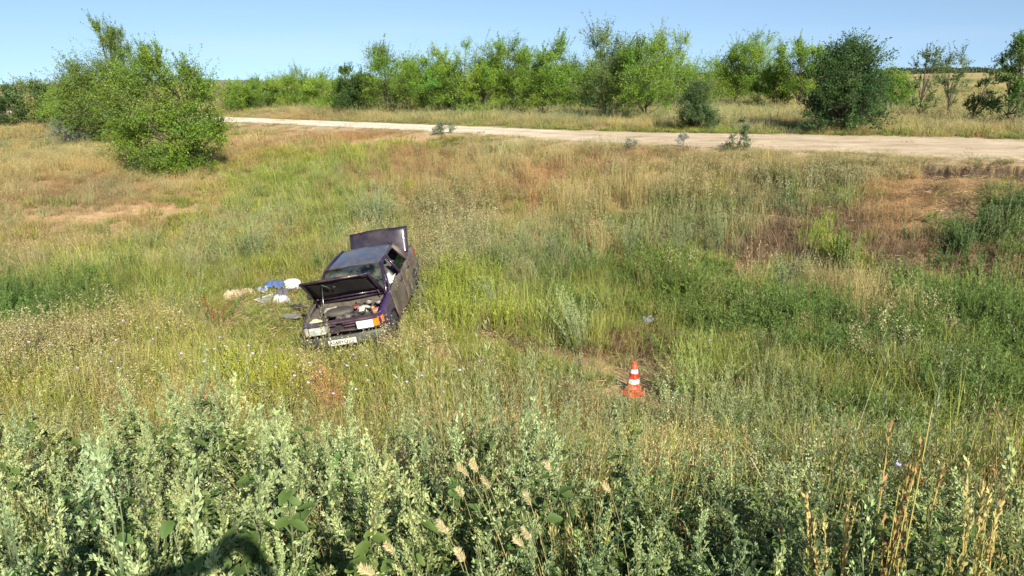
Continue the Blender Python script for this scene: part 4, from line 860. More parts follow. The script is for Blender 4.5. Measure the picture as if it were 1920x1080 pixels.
# windscreen and rear window
bm = bmesh.new(); bm_grid(bm, [[(lerp(.985, .375, v) + .05 * (1 - u * u) * (1 - .4 * v), u * lerp(.69, .56, v), lerp(.895, 1.335, v)) for u in np.linspace(-1, 1, 9)] for v in np.linspace(0, 1, 6)], .005); ws = bm_obj('windscreen', bm, M_GLASS, CAR, True)
bm = bmesh.new()
bm_tube(bm, [(.995, -.70, .90), (1.045, 0, .905), (.995, .70, .90)], .015, 6); bm_tube(bm, [(.375, -.56, 1.335), (.42, 0, 1.362), (.375, .56, 1.335)], .014, 6); bm_obj('seal', bm, M_RUB, ws, True)
bm = bmesh.new(); bm_grid(bm, [[(lerp(-1.02, -1.44, v) - .04 * (1 - u * u), u * lerp(.53, .65, v), lerp(1.325, .965, v)) for u in np.linspace(-1, 1, 9)] for v in np.linspace(0, 1, 5)], .005); bm_obj('rear_window', bm, M_GLASS2, CAR, True)
# nose: upper cross member, slatted grille, bumper
bm = bmesh.new(); bm_box(bm, 1.80, 1.955, -.70, .70, .76, .795, .008); bm_box(bm, 1.76, 1.80, -.70, .70, .70, .775, .004); bm_obj('front_crossmember', bm, M_MAUVE, CAR)
bm = bmesh.new(); bm_box(bm, 1.84, 1.86, -.285, .285, .585, .758); gr = bm_obj('grille', bm, M_BLACK, CAR)
for y0_, y1_, zc, dz, xo in ((-.282, -.10, .742, -.012, 0), (.03, .282, .735, 0, 0), (.05, .282, .672, .006, -.02), (-.282, -.16, .62, .0, -.03), (-.04, .282, .615, -.02, .01)):      # what is left of the broken grille
    bm = bmesh.new(); bm_box(bm, 1.865 + xo, 1.945 + xo, y0_, y1_, zc - .014, zc + .012, .005)
    for v in bm.verts: v.co.z += dz * (v.co.y - y0_) / (y1_ - y0_)
    bm_obj('grille_bar', bm, M_MAUVE, gr)
bm = bmesh.new(); bm_box(bm, 1.80, 1.90, -.74, .74, .56, .592, .004); bm_box(bm, 1.80, 1.88, -.70, .70, .24, .36, .01); bm_obj('front_valance', bm, M_MAUVE, CAR)
bm = bmesh.new()
xs3 = [(.80, 1.62), (.80, 1.86), (.72, 1.99), (.5, 2.045), (0, 2.065), (-.5, 2.045), (-.72, 1.99), (-.80, 1.86), (-.80, 1.62)]
bm_grid(bm, [[(x + dx, y * ky, z) for y, x in xs3] for dx, ky, z in ((-.05, .98, .555), (-.012, 1, .55), (0, 1, .52), (0, 1, .42), (-.02, 1, .37), (-.06, .98, .355))], .03, .004, 2); bu = bm_obj('bumper', bm, M_BUMP, CAR, True)
bm = bmesh.new(); bm_grid(bm, [[(-x * .965 - .12 + dx, y, z) for y, x in xs3] for dx, z in ((.05, .62), (0, .60), (0, .48), (.05, .42))], .03); bm_obj('bumper', bm, M_BUMP, CAR, True)
bm = bmesh.new(); bm_box(bm, -2.10, -2.07, -.72, .72, .42, .92, .006); bm_obj('rear_panel', bm, M_PAINT, CAR)
bm = bmesh.new(); bm_box(bm, 2.082, 2.088, -.26, .26, .395, .507, .002); pl = bm_obj('number_plate', bm, M_PLATE, CAR)
bm = bmesh.new(); bm_tube(bm, [(2.0885, -.253, .402), (2.0885, .253, .402), (2.0885, .253, .50), (2.0885, -.253, .50), (2.0885, -.253, .402)], .003, 4); bm_box(bm, 2.0882, 2.0896, .125, .129, .402, .50); bm_obj('plate_border', bm, M_INK, pl)
def text(s_, size, y, z, nm='lettering'):
    c = bpy.data.curves.new(nm, 'FONT'); c.body = s_; c.size = size; c.extrude = .0008; c.offset = .002; c.align_x = 'CENTER'; c.materials.append(M_INK)
    tmp = bpy.data.objects.new(nm, c); COL.objects.link(tmp); bpy.context.view_layer.update()
    me = bpy.data.meshes.new_from_object(tmp.evaluated_get(bpy.context.evaluated_depsgraph_get())); bpy.data.objects.remove(tmp)
    o = link(nm, me, pl); o.location = (2.0895, y, z); o.rotation_euler = (math.pi / 2, 0, math.pi / 2)
text('A568YO', .098, -.065, .417); text('64', .072, .19, .442); text('RUS', .03, .19, .410)
# engine bay
bm = bmesh.new()
for s_ in (1, -1): bm_grid(bm, [[(x, s_ * y, z) for x in np.linspace(.92, 1.80, 8)] for y, z in ((.735, .80), (.66, .79), (.60, .70), (.55, .48), (.50, .30))], .008, .006, 8)
bm_box(bm, .90, 1.80, -.55, .55, .30, .34); bm_obj('engine_bay', bm, M_GRIME, CAR, True)
bm = bmesh.new(); bm_box(bm, .902, .955, -.70, .70, .52, .86, .01); bm_grid(bm, [[(1.00, y, .885 + .01) for y in np.linspace(-.7, .7, 9)], [(.955, y, .87) for y in np.linspace(-.7, .7, 9)], [(.94, y, .80) for y in np.linspace(-.7, .7, 9)]], .008, .003); bm_obj('bulkhead', bm, M_GRIME, CAR)
bm = bmesh.new(); bm_box(bm, 1.10, 1.62, -.28, .22, .45, .64, .03); bm_box(bm, 1.22, 1.48, -.24, .20, .64, .70, .02); bm_lathe(bm, [(.03, 0), (.07, .0), (.07, .30), (.03, .30)], 14, Matrix.Translation((1.56, -.05, .56)) @ Matrix.Rotation(math.pi / 2, 4, 'X'))
bm_box(bm, 1.42, 1.66, .20, .46, .42, .62, .04); bm_obj('engine_block', bm, M_IRON, CAR, False)
bm = bmesh.new(); bm_lathe(bm, [(.02, .0), (.19, .0), (.225, .015), (.225, .06), (.20, .085), (.08, .095), (.02, .095)], 26, Matrix.Translation((1.26, -.20, .705)) @ Matrix.Scale(1.25, 4, (0, 1, 0)) @ Matrix.Scale(.8, 4, (1, 0, 0))); bm_tube(bm, [(1.33, -.42, .74), (1.48, -.46, .73), (1.62, -.40, .70)], .04, 10); bm_obj('air_filter', bm, M_DKPLA, CAR, True)
bm = bmesh.new(); bm_box(bm, 1.02, 1.22, -.52, -.34, .68, .78, .012); bm_box(bm, 1.03, 1.10, -.36, -.30, .76, .79, .008); bm_obj('fluid_box', bm, M_WHT, CAR)
bm = bmesh.new(); bm_lathe(bm, [(.02, 0), (.105, .0), (.12, .02), (.125, .10), (.11, .15), (.06, .17), (.04, .19), (.02, .19)], 18, Matrix.Translation((1.66, -.55, .62)) @ Matrix.Scale(.72, 4, (1, 0, 0)) @ Matrix.Scale(1.12, 4, (0, 1, 0))); bm_obj('washer_tank', bm, M_YEL, CAR, True)
bm = bmesh.new(); bm_lathe(bm, [(.01, 0), (.07, .0), (.10, .03), (.105, .08), (.07, .115), (.03, .13), (.01, .13)], 18, Matrix.Translation((1.36, .31, .70)) @ Matrix.Scale(1.25, 4, (0, 1, 0))); bm_obj('coolant_tank', bm, M_WHT, CAR, True)
bm = bmesh.new(); bm_box(bm, 1.08, 1.20, .04, .16, .74, .79, .02); bm_tube(bm, [(1.18, .02, .76), (1.26, .12, .77), (1.22, .2, .79)], .018, 8); bm_obj('distributor_cap', bm, M_RED, CAR)
bm = bmesh.new(); bm_box(bm, 1.46, 1.62, .53, .66, .70, .80, .03); bm_lathe(bm, [(.01, 0), (.04, 0), (.04, .1), (.01, .11)], 12, Matrix.Translation((1.42, .50, .70))); bm_obj('orange_canister', bm, M_ORG, CAR, True)
bm = bmesh.new(); bm_box(bm, 1.36, 1.70, .28, .56, .52, .70, .012); bm_obj('battery', bm, M_DKPLA, CAR)
bm = bmesh.new(); bm_box(bm, 1.69, 1.75, -.32, .30, .34, .735, .01); bm_lathe(bm, [(.02, 0), (.17, 0), (.17, .03), (.02, .03)], 20, Matrix.Translation((1.66, -.02, .53)) @ Matrix.Rotation(math.pi / 2, 4, 'Y')); bm_obj('radiator', bm, M_IRON, CAR)
bm = bmesh.new(); bm_lathe(bm, [(.05, 0), (.075, .0), (.08, .04), (.055, .05)], 16, Matrix.Translation((1.08, .36, .77)), False); bm_lathe(bm, [(.02, 0), (.05, 0), (.05, .05), (.02, .05)], 14, Matrix.Translation((1.10, .54, .74))); bm_obj('brake_reservoir', bm, M_ALU, CAR, True)
bm = bmesh.new(); r_ = random.Random(5)
for i in range(16):
    p = Vector((r_.uniform(1.05, 1.7), r_.uniform(-.5, .6), r_.uniform(.66, .74))); pts = [p]
    for k in range(4): p = p + Vector((r_.uniform(-.09, .09), r_.uniform(-.14, .14), r_.uniform(-.03, .045))); p.z = min(p.z, .80); pts.append(p)
    bm_tube(bm, pts, r_.choice((.010, .014, .02)), 6)
bm_obj('hoses', bm, M_RUB, CAR, True)
for i in range(12):
    bm = bmesh.new(); x, y = r_.uniform(1.1, 1.72), r_.uniform(-.42, .5); sz = r_.uniform(.02, .045); bm_box(bm, x - sz, x + sz, y - sz, y + sz * 1.4, .67, .70 + r_.uniform(.0, .06), .006); bm_obj('engine_fitting', bm, r_.choice((M_ALU, M_IRON, M_IRON, M_DKPLA)), CAR)
# bonnet, propped open
th = rad(43.5)
HOODM = Matrix.Translation((.965, 0, .905)) @ Matrix.Rotation(-th, 4, 'Y')
def hp(u, y, z=0): return HOODM @ Vector((u, y, z))
bm = bmesh.new(); bm_grid(bm, [[hp(u, y * lerp(.705, .665, u / .94), .022 * (1 - (y) ** 2) - .03 * (u / .94) ** 2) for y in np.linspace(-1, 1, 13)] for u in np.linspace(0, .94, 9)], .012, .002, 4); hood = bm_obj('bonnet', bm, M_PAINT, CAR, True)
bm = bmesh.new()
for pts in ([(.02, -.66), (.92, -.63)], [(.02, .66), (.92, .63)], [(.91, -.63), (.91, .63)], [(.05, -.66), (.05, .66)], [(.16, -.64), (.16, .64)]):
    bm_tube(bm, [hp(p[0], p[1], -.030) for p in pts], .020, 6)
bm_obj('inner_frame', bm, M_PAINT, hood, True)
bm = bmesh.new(); bm_grid(bm, [[hp(u, y, -.030 + .006 * math.sin(9 * y + 4 * u)) for y in np.linspace(-.60, .60, 13)] for u in np.linspace(.22, .88, 7)], .012); bm_obj('lining', bm, M_MAT, hood, True)
bm = bmesh.new(); 
for u, y, s_ in ((.66, -.09, .028),): bm_lathe(bm, [(.004, -.012), (s_, -.012), (s_, .0), (.004, .0)], 10, HOODM @ Matrix.Translation((u, y, -.055)))
bm_obj('bolt', bm, M_CHR, hood)
bm = bmesh.new(); bm_tube(bm, [hp(.80, -.28, -.05), hp(.70, -.20, -.06), hp(.62, -.19, -.055)], .010, 6); bm_obj('latch', bm, M_CHR, hood)
bm = bmesh.new(); bm_tube(bm, [(1.74, -.34, .78), hp(.72, -.30, -.04)], .0065, 6); bm_obj('prop_rod', bm, M_CHR, CAR, True)
bm = bmesh.new(); bm_tube(bm, [(1.03, -.60, .86), hp(.10, -.56, -.03), hp(.2, -.6, -.04)], .010, 5); bm_obj('hinge', bm, M_IRON, CAR, True)
bm = bmesh.new(); bm_tube(bm, [(1.03, .60, .86), hp(.22, .60, -.03)], .010, 5); bm_obj('hinge', bm, M_IRON, CAR, True)
# boot lid, standing open and bent at its left end
th = rad(66)
def tp(v, y):                                            # v: 0 hinge .. 1 free edge
    bend = max(0, (y - .42) / .25); L2 = .565
    px = -1.47 - .04 * bend ** 2 - v * L2 * math.cos(th) ; pz = .965 + v * L2 * math.sin(th)
    return (px + .05 * math.sin(2.2 * y) - .05 * bend * v, y * .66 / .66 + .08 + .03 * v, pz + .035 * (1 - y * y / .44) * v)
bm = bmesh.new(); bm_grid(bm, [[tp(v, y) for y in np.linspace(-.655, .66, 15)] for v in np.linspace(-.05, 1, 9)], .022, .005, 9)
bm_grid(bm, [[tp(1, y) for y in np.linspace(-.655, .66, 15)], [tuple(np.array(tp(1, y)) + np.array([-.10, 0, -.03])) for y in np.linspace(-.655, .66, 15)]], .015); bm_obj('boot_lid', bm, paint('plum_paint_of_boot_lid', (.022, .013, .021), (.060, .048, .050), .45), CAR, True)
bm = bmesh.new(); bm_box(bm, -2.04, -1.48, -.62, .62, .40, .43); bm_box(bm, -1.475, -1.46, -.64, .64, .40, .93); bm_obj('boot_floor', bm, M_BLACK, CAR)
# cabin
bm = bmesh.new(); bm_box(bm, .58, .90, -.68, .68, .66, .90, .05); bm_obj('dashboard', bm, M_DKPLA, CAR)
bm = bmesh.new(); bm_lathe(bm, [(.165, -.014), (.19, -.014), (.19, .014), (.165, .014)], 22, Matrix.Translation((.48, .36, .86)) @ Matrix.Rotation(rad(-65), 4, 'Y'), False); bm_tube(bm, [(.48, .2, .86), (.48, .52, .86)], .014, 6); bm_tube(bm, [(.48, .36, .86), (.62, .36, .80)], .03, 8); bm_obj('steering_wheel', bm, M_BLACK, CAR, True)
for s_ in (1, -1):
    bm = bmesh.new(); bm_box(bm, -.18, .34, s_ * .36 - .24, s_ * .36 + .24, .38, .54, .05); bm_grid(bm, [[(lerp(-.12, -.38, v), s_ * .36 + y, lerp(.5, 1.02, v)) for y in (-.22, -.1, .1, .22)] for v in (0, .35, .7, 1)], .12); bm_box(bm, -.47, -.37, s_ * .36 - .13, s_ * .36 + .13, 1.06, 1.20, .03); bm_obj('seat', bm, M_SEAT, CAR, True)
bm = bmesh.new(); bm_box(bm, -1.15, -.68, -.64, .64, .40, .56, .05); bm_grid(bm, [[(lerp(-1.08, -1.32, v), y, lerp(.52, 1.0, v)) for y in np.linspace(-.64, .64, 5)] for v in (0, .4, .8, 1)], .12); bm_obj('rear_seat', bm, M_SEAT, CAR, True)
# wipers left on the scuttle
bm = bmesh.new(); bm_tube(bm, [(1.02, .15, .915), (.93, .50, .985)], .008, 5); bm_obj('wiper', bm, M_BLACK, CAR)
bm = bmesh.new(); bm_tube(bm, [(1.03, -.35, .915), (.95, .02, .985)], .008, 5); bm_obj('wiper', bm, M_BLACK, CAR)

# ------------------------------------------------------------------ traffic cone
M_CORG = solid('scuffed_cone_orange', (.72, .055, .016), (.50, .075, .035), 9, .5, lo=.45, hi=.8); M_CWHT = solid('scuffed_cone_white', (.78, .78, .76), (.58, .55, .50), 9, .55, lo=.4, hi=.8)
cone = empty('traffic_cone', tuple(CONE), (rad(1.0), rad(.5), rad(24)), 'orange traffic cone with two white bands on bare trampled soil', 'traffic cone')
def cr(z): return lerp(.128, .028, (z - .03) / .485)
bm = bmesh.new()
o_ = []
for k in range(8):
    a_ = math.pi / 8 + k * math.pi / 4; q = .205 if k % 2 else .20; o_.append((q * math.cos(a_), q * math.sin(a_), -.012))
bm_poly(bm, o_, .04, (0, 0, 1)); bmesh.ops.bevel(bm, geom=bm.edges[:], offset=.007, segments=2, affect='EDGES')
for k in range(4):
    a_ = math.pi / 4 + k * math.pi / 2; bm_box(bm, .150 * math.cos(a_) - .035, .150 * math.cos(a_) + .035, .150 * math.sin(a_) - .035, .150 * math.sin(a_) + .035, -.014, .022, .008)
bm_obj('base', bm, M_CORG, cone)
def sect(nm, z0, z1, mat, ex=0, extra=None):
    bm = bmesh.new(); pr = extra or []; bm_lathe(bm, pr + [(cr(z) + ex, z) for z in np.linspace(z0, z1, 5)] + ([(cr(z1) - .006, z1), (cr(z1) - .008, z1 - .03)] if z1 > .5 else []), 32, None, False); return bm_obj(nm, bm, mat, cone, True)
sect('body', .03, .515, M_CORG, 0, [(.165, .027), (.142, .034), (.131, .048)])
sect('white_band', .185, .255, M_CWHT, .0025); sect('white_band', .345, .410, M_CWHT, .0025)
bm = bmesh.new(); bm_lathe(bm, [(.031, .498), (.036, .503), (.036, .512), (.030, .518)], 28, None, False); bm_obj('top_ring', bm, M_CORG, cone, True)

# ------------------------------------------------------------------ things strewn on the grass beside the car
def cloth(name, px, py, L1, L2, az, label, cat, mat, seed, hgt=.14, lift=.10, folds=5.0, ragged=.25):
    p = hit(px, py); n = 22; rows = []
    for i in range(n):
        row = []
        for j in range(n):
            u, v = i / (n - 1) * 2 - 1, j / (n - 1) * 2 - 1; a_ = math.atan2(v, u); rr = 1 - ragged * (0.5 + .5 * math.sin(3 * a_ + seed) * math.cos(2 * a_ + seed * 2.1)) * max(abs(u), abs(v))
            x, y = u * L1 / 2 * rr, v * L2 / 2 * rr
            z = hgt * (.5 + .5 * float(vnoise(x * folds + seed * 3.1, y * folds, .5, seed))) * (1 - .65 * max(abs(u), abs(v)) ** 3) + .04 * float(vnoise(x * folds, y * folds, .16, seed + 1))
            row.append((x, y, z))
        rows.append(row)
    bm = bmesh.new(); bm_grid(bm, rows, .012); o = bm_obj(name, bm, mat, None, True); o.location = (p[0], p[1], p[2] + lift * .7); o.rotation_euler = (rad(6), 0, rad(az)); return tag(o, label, cat)
def fab(n_, c1, c2, sc=12): return solid(n_, c1, c2, sc, .9, bumpd=.004)
M_BEI = fab('beige_cloth', (.46, .35, .22), (.36, .26, .16), 6); M_BLU = fab('blue_cloth', (.035, .085, .27), (.08, .12, .26), 4); M_NAV = fab('dark_grey_violet_cloth', (.07, .065, .10), (.11, .10, .13), 5)
M_WCL = fab('white_cloth', (.52, .51, .49), (.36, .35, .36), 8); M_GRC = fab('grey_cloth', (.20, .21, .20), (.12, .125, .12), 9); M_LBL = fab('grey_blue_cloth', (.20, .23, .33), (.33, .35, .42), 6)
cloth('blanket', 438, 563, .50, .62, 15, 'crumpled beige cloth lying in the grass left of the blue clothes', 'cloth', M_BEI, 1, .16)
cloth('rag', 467, 554, .26, .34, 40, 'small beige rag beside the crumpled beige cloth', 'cloth', M_BEI, 2, .12)
cloth('jacket', 516, 548, .50, .30, 0, 'bright blue jacket on top of the scattered clothes', 'clothes', M_BLU, 3, .18, .16)
cloth('sweater', 494, 552, .26, .28, 20, 'grey-blue garment left of the bright blue jacket', 'clothes', M_LBL, 4, .16)
cloth('trousers', 525, 560, .40, .44, -10, 'dark grey-violet trousers below the blue jacket', 'clothes', M_NAV, 5, .20)
cloth('plastic_bag', 529, 573, .40, .24, 12, 'crumpled white plastic bag in front of the dark trousers', 'bag', M_WCL, 6, .20, .12, 8)
cloth('bleached_rag', 562, 546, .24, .16, 0, 'pale dusty rag beside the white plate-like cover near the bonnet', 'cloth', M_WCL, 9, .10)
# white oval cover
p = hit(547, 546); bm = bmesh.new(); bm_lathe(bm, [(.005, .028), (.10, .026), (.145, .012), (.152, -.004), (.14, -.012), (.005, .0)], 28, Matrix.Scale(1.5, 4, (1, 0, 0)), False)
o = bm_obj('white_cover', bm, solid('white_enamel', (.60, .60, .58), (.48, .48, .46), 6, .4), None, True); o.location = (p[0], p[1], p[2] + .18); o.rotation_euler = (rad(38), rad(-6), rad(20)); tag(o, 'white oval plastic cover resting beside the raised bonnet', 'cover')
# grey board with pale edge (triangular corner shows)
p = hit(497, 573); br = empty('folded_board', (p[0], p[1], p[2] + .12), (rad(28), 0, rad(8)), 'dark grey folded panel with white edges in front of the clothes', 'panel')
bm = bmesh.new(); bm_poly(bm, [(-.20, .02, 0), (.14, -.17, 0), (.16, .17, 0)], .012, (0, 0, 1)); bm_obj('board', bm, M_GRC, br)
bm = bmesh.new(); bm_tube(bm, [(.14, -.17, .006), (-.205, .02, .006), (.16, .175, .006)], .016, 6); bm_obj('edging', bm, M_WCL, br)
p = hit(542, 607); bm = bmesh.new(); bm_poly(bm, [(-.26, -.04, 0), (-.1, -.10, .02), (.2, -.08, .03), (.27, .02, .02), (.12, .10, .01), (-.18, .07, 0)], .035, (0, .1, 1)); bmesh.ops.bevel(bm, geom=bm.edges[:], offset=.01, segments=1, affect='EDGES')
o = bm_obj('broken_trim', bm, M_GRC, None); o.location = (p[0], p[1], p[2] + .14); o.rotation_euler = (rad(12), rad(5), rad(-12)); tag(o, 'broken grey plastic trim piece lying left of the dusty headlight', 'car part')
p = hit(556, 588); bm = bmesh.new(); bm_tube(bm, [(-.22, .02, .02), (-.05, .03, .05), (.12, -.01, .04), (.24, -.06, .03)], [.025, .03, .028, .018], 8); bm_tube(bm, [(.02, .02, .05), (.10, .10, .06)], .018, 6)
o = bm_obj('black_hose', bm, M_RUB, None, True); o.location = (p[0], p[1], p[2] + .12); tag(o, 'black bent rubber hose in the grass by the front wing', 'hose')
p = hit(1213, 618); bm = bmesh.new(); bm_grid(bm, [[(i * .05 - .1, j * .05 - .08, .06 + .05 * float(vnoise(i * 1.7, j * 1.3, 1.0, 4))) for j in range(4)] for i in range(5)], .008)
o = bm_obj('blue_scrap', bm, M_LBL, None); o.location = (p[0], p[1], p[2] + .16); o.rotation_euler = (rad(30), 0, .4); tag(o, 'small grey-blue scrap lying in the grass above the cone', 'litter')
bm = bmesh.new(); bm_grid(bm, [[(i * .04 - .08, j * .05 - .10, .10 * float(vnoise(i * 1.1, j * 1.3, 1.0, 6))) for j in range(6)] for i in range(5)], .01)
o = bm_obj('white_rag', bm, M_WCL, None, True); o.location = tuple(CAR_R @ np.array([.30, .66, .95]) + CAR_T); o.rotation_euler = (.5, .4, .2); tag(o, 'crumpled white airbag-like rag hanging at the open front door window', 'cloth')
p = hit(1082, 692); bm = bmesh.new(); bm_tube(bm, [(-.06, 0, 0), (-.02, .02, .09), (.03, 0, .11), (.08, -.02, .03)], [.03, .05, .045, .02], 8)
o = bm_obj('dark_clod', bm, fab('dark_wood', (.07, .05, .045), (.04, .03, .028)), None, True); o.location = (p[0], p[1], p[2] + .02); tag(o, 'dark piece of rotten wood lying at the foot of the leaning wormwood', 'debris')

# ------------------------------------------------------------------ wild flowers
M_LIL = solid('lilac_petals', (.40, .36, .66), (.52, .46, .70), 60, .7)
def flower_proto():
    root = empty('scabious_flower', (0, 0, -50)); r = np.random.default_rng(5); mb = MB()
    tube(mb, bez(np.array([0, 0, -.02]), np.array([.03, 0, .3]), np.array([.02, .02, .56]), 6), np.linspace(.003, .002, 6), 4, np.array([.12, .15, .05]))
    diamonds(mb, np.array([[.01, 0, .1], [.015, 0, .2], [.02, 0, .3]]), np.array([[.7, .2, .6], [-.6, .5, .6], [.2, -.7, .6]]), .10, .012, r, np.tile([.10, .14, .04], (3, 1)))
    link('stem', mb.mesh('stem', M_PLANT), root)
    bm = bmesh.new(); n = 11
    cv = bm.verts.new((.02, .02, .572))
    for k in range(n):
        a_ = k / n * 6.283; b_ = (k + .42) / n * 6.283; R_ = .027
        p1 = bm.verts.new((.02 + R_ * math.cos(a_), .02 + R_ * math.sin(a_), .566)); p2 = bm.verts.new((.02 + R_ * math.cos(b_), .02 + R_ * math.sin(b_), .57)); bm.faces.new((cv, p1, p2))
    bm_lathe(bm, [(.003, .560), (.010, .562), (.012, .572), (.006, .582), (.002, .583)], 8, Matrix.Translation((.02, .02, 0)))
    bm_obj('flower_head', bm, M_LIL, root); return root
fp = flower_proto()
FL = [(28, 620), (50, 640), (52, 655), (188, 660), (225, 605), (228, 640), (240, 600), (180, 605), (425, 632), (420, 650), (384, 675), (400, 655), (455, 653), (510, 690), (532, 655), (480, 660), (570, 680), (615, 640), (640, 690), (138, 690), (195, 680), (487, 720), (505, 735), (570, 720), (676, 716), (625, 735), (830, 730), (797, 700), (755, 718), (865, 690), (890, 678), (925, 800), (700, 686), (660, 668), (1690, 862), (1320, 640), (300, 615), (282, 640), (215, 690), (655, 735), (548, 705), (10, 660), (80, 648), (350, 660), (600, 700), (590, 655)]
for i, (px, py) in enumerate(FL):
    sc_ = random.uniform(.85, 1.2); p = hit(px, py, .56 * sc_); o = fp if i == 0 else copy_tree(fp)
    o.location = (p[0], p[1], p[2]); o.rotation_euler = (random.uniform(-.15, .15), random.uniform(-.15, .15), random.uniform(0, 6)); o.scale = (sc_,) * 3
    tag(o, 'small lilac wild flower on a thin green stem among the ditch weeds', 'flower', 'lilac flowers in the ditch')
for o in [fp] + [x for x in bpy.data.objects if x.name.startswith(('scabious_flower', 'stem'))]: o.color = (1, 1, 1, 1)
tree_px('bedstraw', 490, 790, 722, 120, 'yellow flowering bedstraw clump above the silvery weeds', cat='plant', form='dome', cb=.1, K=26, tips=14, lpt=12, leaf=(.022, .012), c=(.36, .37, .05), trunks=8, tr_r=.005, crown_name='flower_heads', shoots=.3)

# ------------------------------------------------------------------ tall weeds on the near slope
def leaf_mesh(name, Lg, wd, c0, c1, r, droop=.25, teeth=True):
    n = 6; V = []; C = []
    for i in range(n + 1):
        t = i / n; wv = wd * 1.28 * max(t + .02, 0) ** .62 * (1 - t) ** .95 * (1 + (.16 if teeth and i % 2 else -.04))
        z = -droop * Lg * t * t
        V += [(Lg * t, -wv, z + wv * .35), (Lg * t, 0, z), (Lg * t, wv, z + wv * .35)]
        c = lerp(np.array(c0), np.array(c1), t * .6); C += [c, c * .82, c]
    T = []
    for i in range(n):
        a_ = i * 3; T += [(a_, a_ + 1, a_ + 4), (a_, a_ + 4, a_ + 3), (a_ + 1, a_ + 2, a_ + 5), (a_ + 1, a_ + 5, a_ + 4)]
    return make_mesh(name, V, T, np.array(C), M_PLANT, True)
def spike_mesh(name, Lg, r, c, dens=46, fat=.0078, fl=.0058):
    mb = MB(); tube(mb, bez(np.zeros(3), np.array([.0, 0, Lg * .5]), np.array([Lg * .12, 0, Lg]), 4), np.linspace(.0022, .0008, 4), 4, np.array(c) * .6)
    t = r.uniform(.08, 1.03, (dens, 1)); ctr = np.concatenate([Lg * .12 * t * t, 0 * t, Lg * t], 1)
    P = ctr + r.normal(0, 1, (dens, 3)) * fat * (1.05 - .65 * t)
    D = np.array([.15, 0, 1.0]) + r.normal(0, .55, (dens, 3)) * np.array([1, 1, .4]); diamonds(mb, P, D, fl * 2.6 * r.uniform(.7, 1.3, (dens, 1)), fl * 1.15, r, vary(r, c, dens, .13)); return mb.mesh(name, M_PLANT)
def weed_proto(nm, i, h, c_leaf, c_leaf2, c_spike, nleaf, nsp, leafL, leafW, split, rich, spikeL=(.06, .12), fine=0):
    """stem, leaves and flowering spikes of one slope weed"""
    r = np.random.default_rng(300 + i); root = empty(nm, (0, 0, -60))
    lean = r.normal(0, .05, 2); sp_top = np.array([lean[0], lean[1], h]); axis = bez(np.array([0, 0, -.05]), np.array([0, 0, h * .5]), sp_top, 9)
    mb = MB(); tube(mb, axis, np.linspace(.0055, .002, 9), 5, np.array([.17, .20, .09]))
    br = []
    for k in range(7):
        t = r.uniform(.30, .80); p = axis[int(t * 8)]; a_ = r.uniform(0, 6.283); e = p + np.array([math.cos(a_), math.sin(a_), 0]) * r.uniform(.06, .13) + np.array([0, 0, r.uniform(.12, .24)])
        B_ = bez(p, (p + e) / 2 + np.array([math.cos(a_), math.sin(a_), 0]) * .03, e, 5); tube(mb, B_, np.linspace(.003, .0014, 5), 4, np.array([.17, .20, .09])); br.append(B_)
    link('stem', mb.mesh('stem', M_PLANT), root)
    lm = [leaf_mesh('leaf', leafL * s_, leafW * s_, c_leaf, c_leaf2, r, d_) for s_, d_ in ((1, .25), (.8, .4), (1.15, .15))]
    sm = [spike_mesh('flower_spike', L_, r, c_spike, int(rich * L_ / .09)) for L_ in np.linspace(*spikeL, 3)]
    leaves, spikes = [], []
    for k in range(nleaf):
        t = r.uniform(.05, .85) if k > nleaf * .5 else r.uniform(.35, .9); p = axis[0] * 0 + np.array([np.interp(t, np.linspace(0, 1, 9), axis[:, q]) for q in range(3)])
        if k % 3 == 0: B_ = br[k % 7]; p = B_[r.integers(1, 5)]
        leaves.append((lm[k % 3], p, (r.normal(0, .25), r.uniform(-.5, .45), r.uniform(0, 6.283)), r.uniform(.65, 1.2) * (1.1 - .45 * t)))
    for k in range(nsp):                                 # a pyramid of side spikes round the stem top, shorter and steeper upwards
        f = r.uniform(0, 1); a_ = r.uniform(0, 6.283)
        if k % 3 == 2: B_ = br[k % 7]; p = B_[min(4, int(2 + 3 * f))]
        else: t = .58 + .42 * f; p = np.array([np.interp(t, np.linspace(0, 1, 9), axis[:, q]) for q in range(3)])
        spikes.append((sm[k % 3], p, (0, lerp(.75, .15, f) + r.normal(0, .08), a_), lerp(1.2, .6, f) * r.uniform(.85, 1.15)))
    spikes.append((sm[2], axis[-1] - np.array([0, 0, .03]), (0, .05, 0), 1.15))
    def merged(items, name):
        VV, TT, CC, n0 = [], [], [], 0
        for me, p, e, s_ in items:
            v = np.empty(len(me.vertices) * 3, np.float32); me.vertices.foreach_get('co', v); v = v.reshape(-1, 3)
            c = np.empty(len(me.vertices) * 4, np.float32); me.attributes['col'].data.foreach_get('color', c)
            f = np.array([list(q.vertices) for q in me.polygons]); Rm = np.array(Euler(e, 'XYZ').to_matrix())
            VV.append(v @ Rm.T * s_ + p); CC.append(c.reshape(-1, 4)[:, :3]); TT.append(f + n0); n0 += len(v)
        return make_mesh(name, np.concatenate(VV), np.concatenate(TT), np.concatenate(CC), M_PLANT, True)
    if split:
        for me, p, e, s_ in leaves:
            o = link('leaf', me, root); o.location = tuple(p); o.rotation_euler = e; o.scale = (s_,) * 3
        for me, p, e, s_ in spikes:
            o = link('flower_spike', me, root); o.location = tuple(p); o.rotation_euler = e; o.scale = (s_,) * 3
    else:
        tag(link('leaves', merged(leaves, 'leaves'), root), kind='stuff'); tag(link('flower_spikes', merged(spikes, 'flower_spikes'), root), kind='stuff')
    return root
CL1, CL2, CSP = (.09, .15, .034), (.145, .22, .056), (.37, .435, .185)
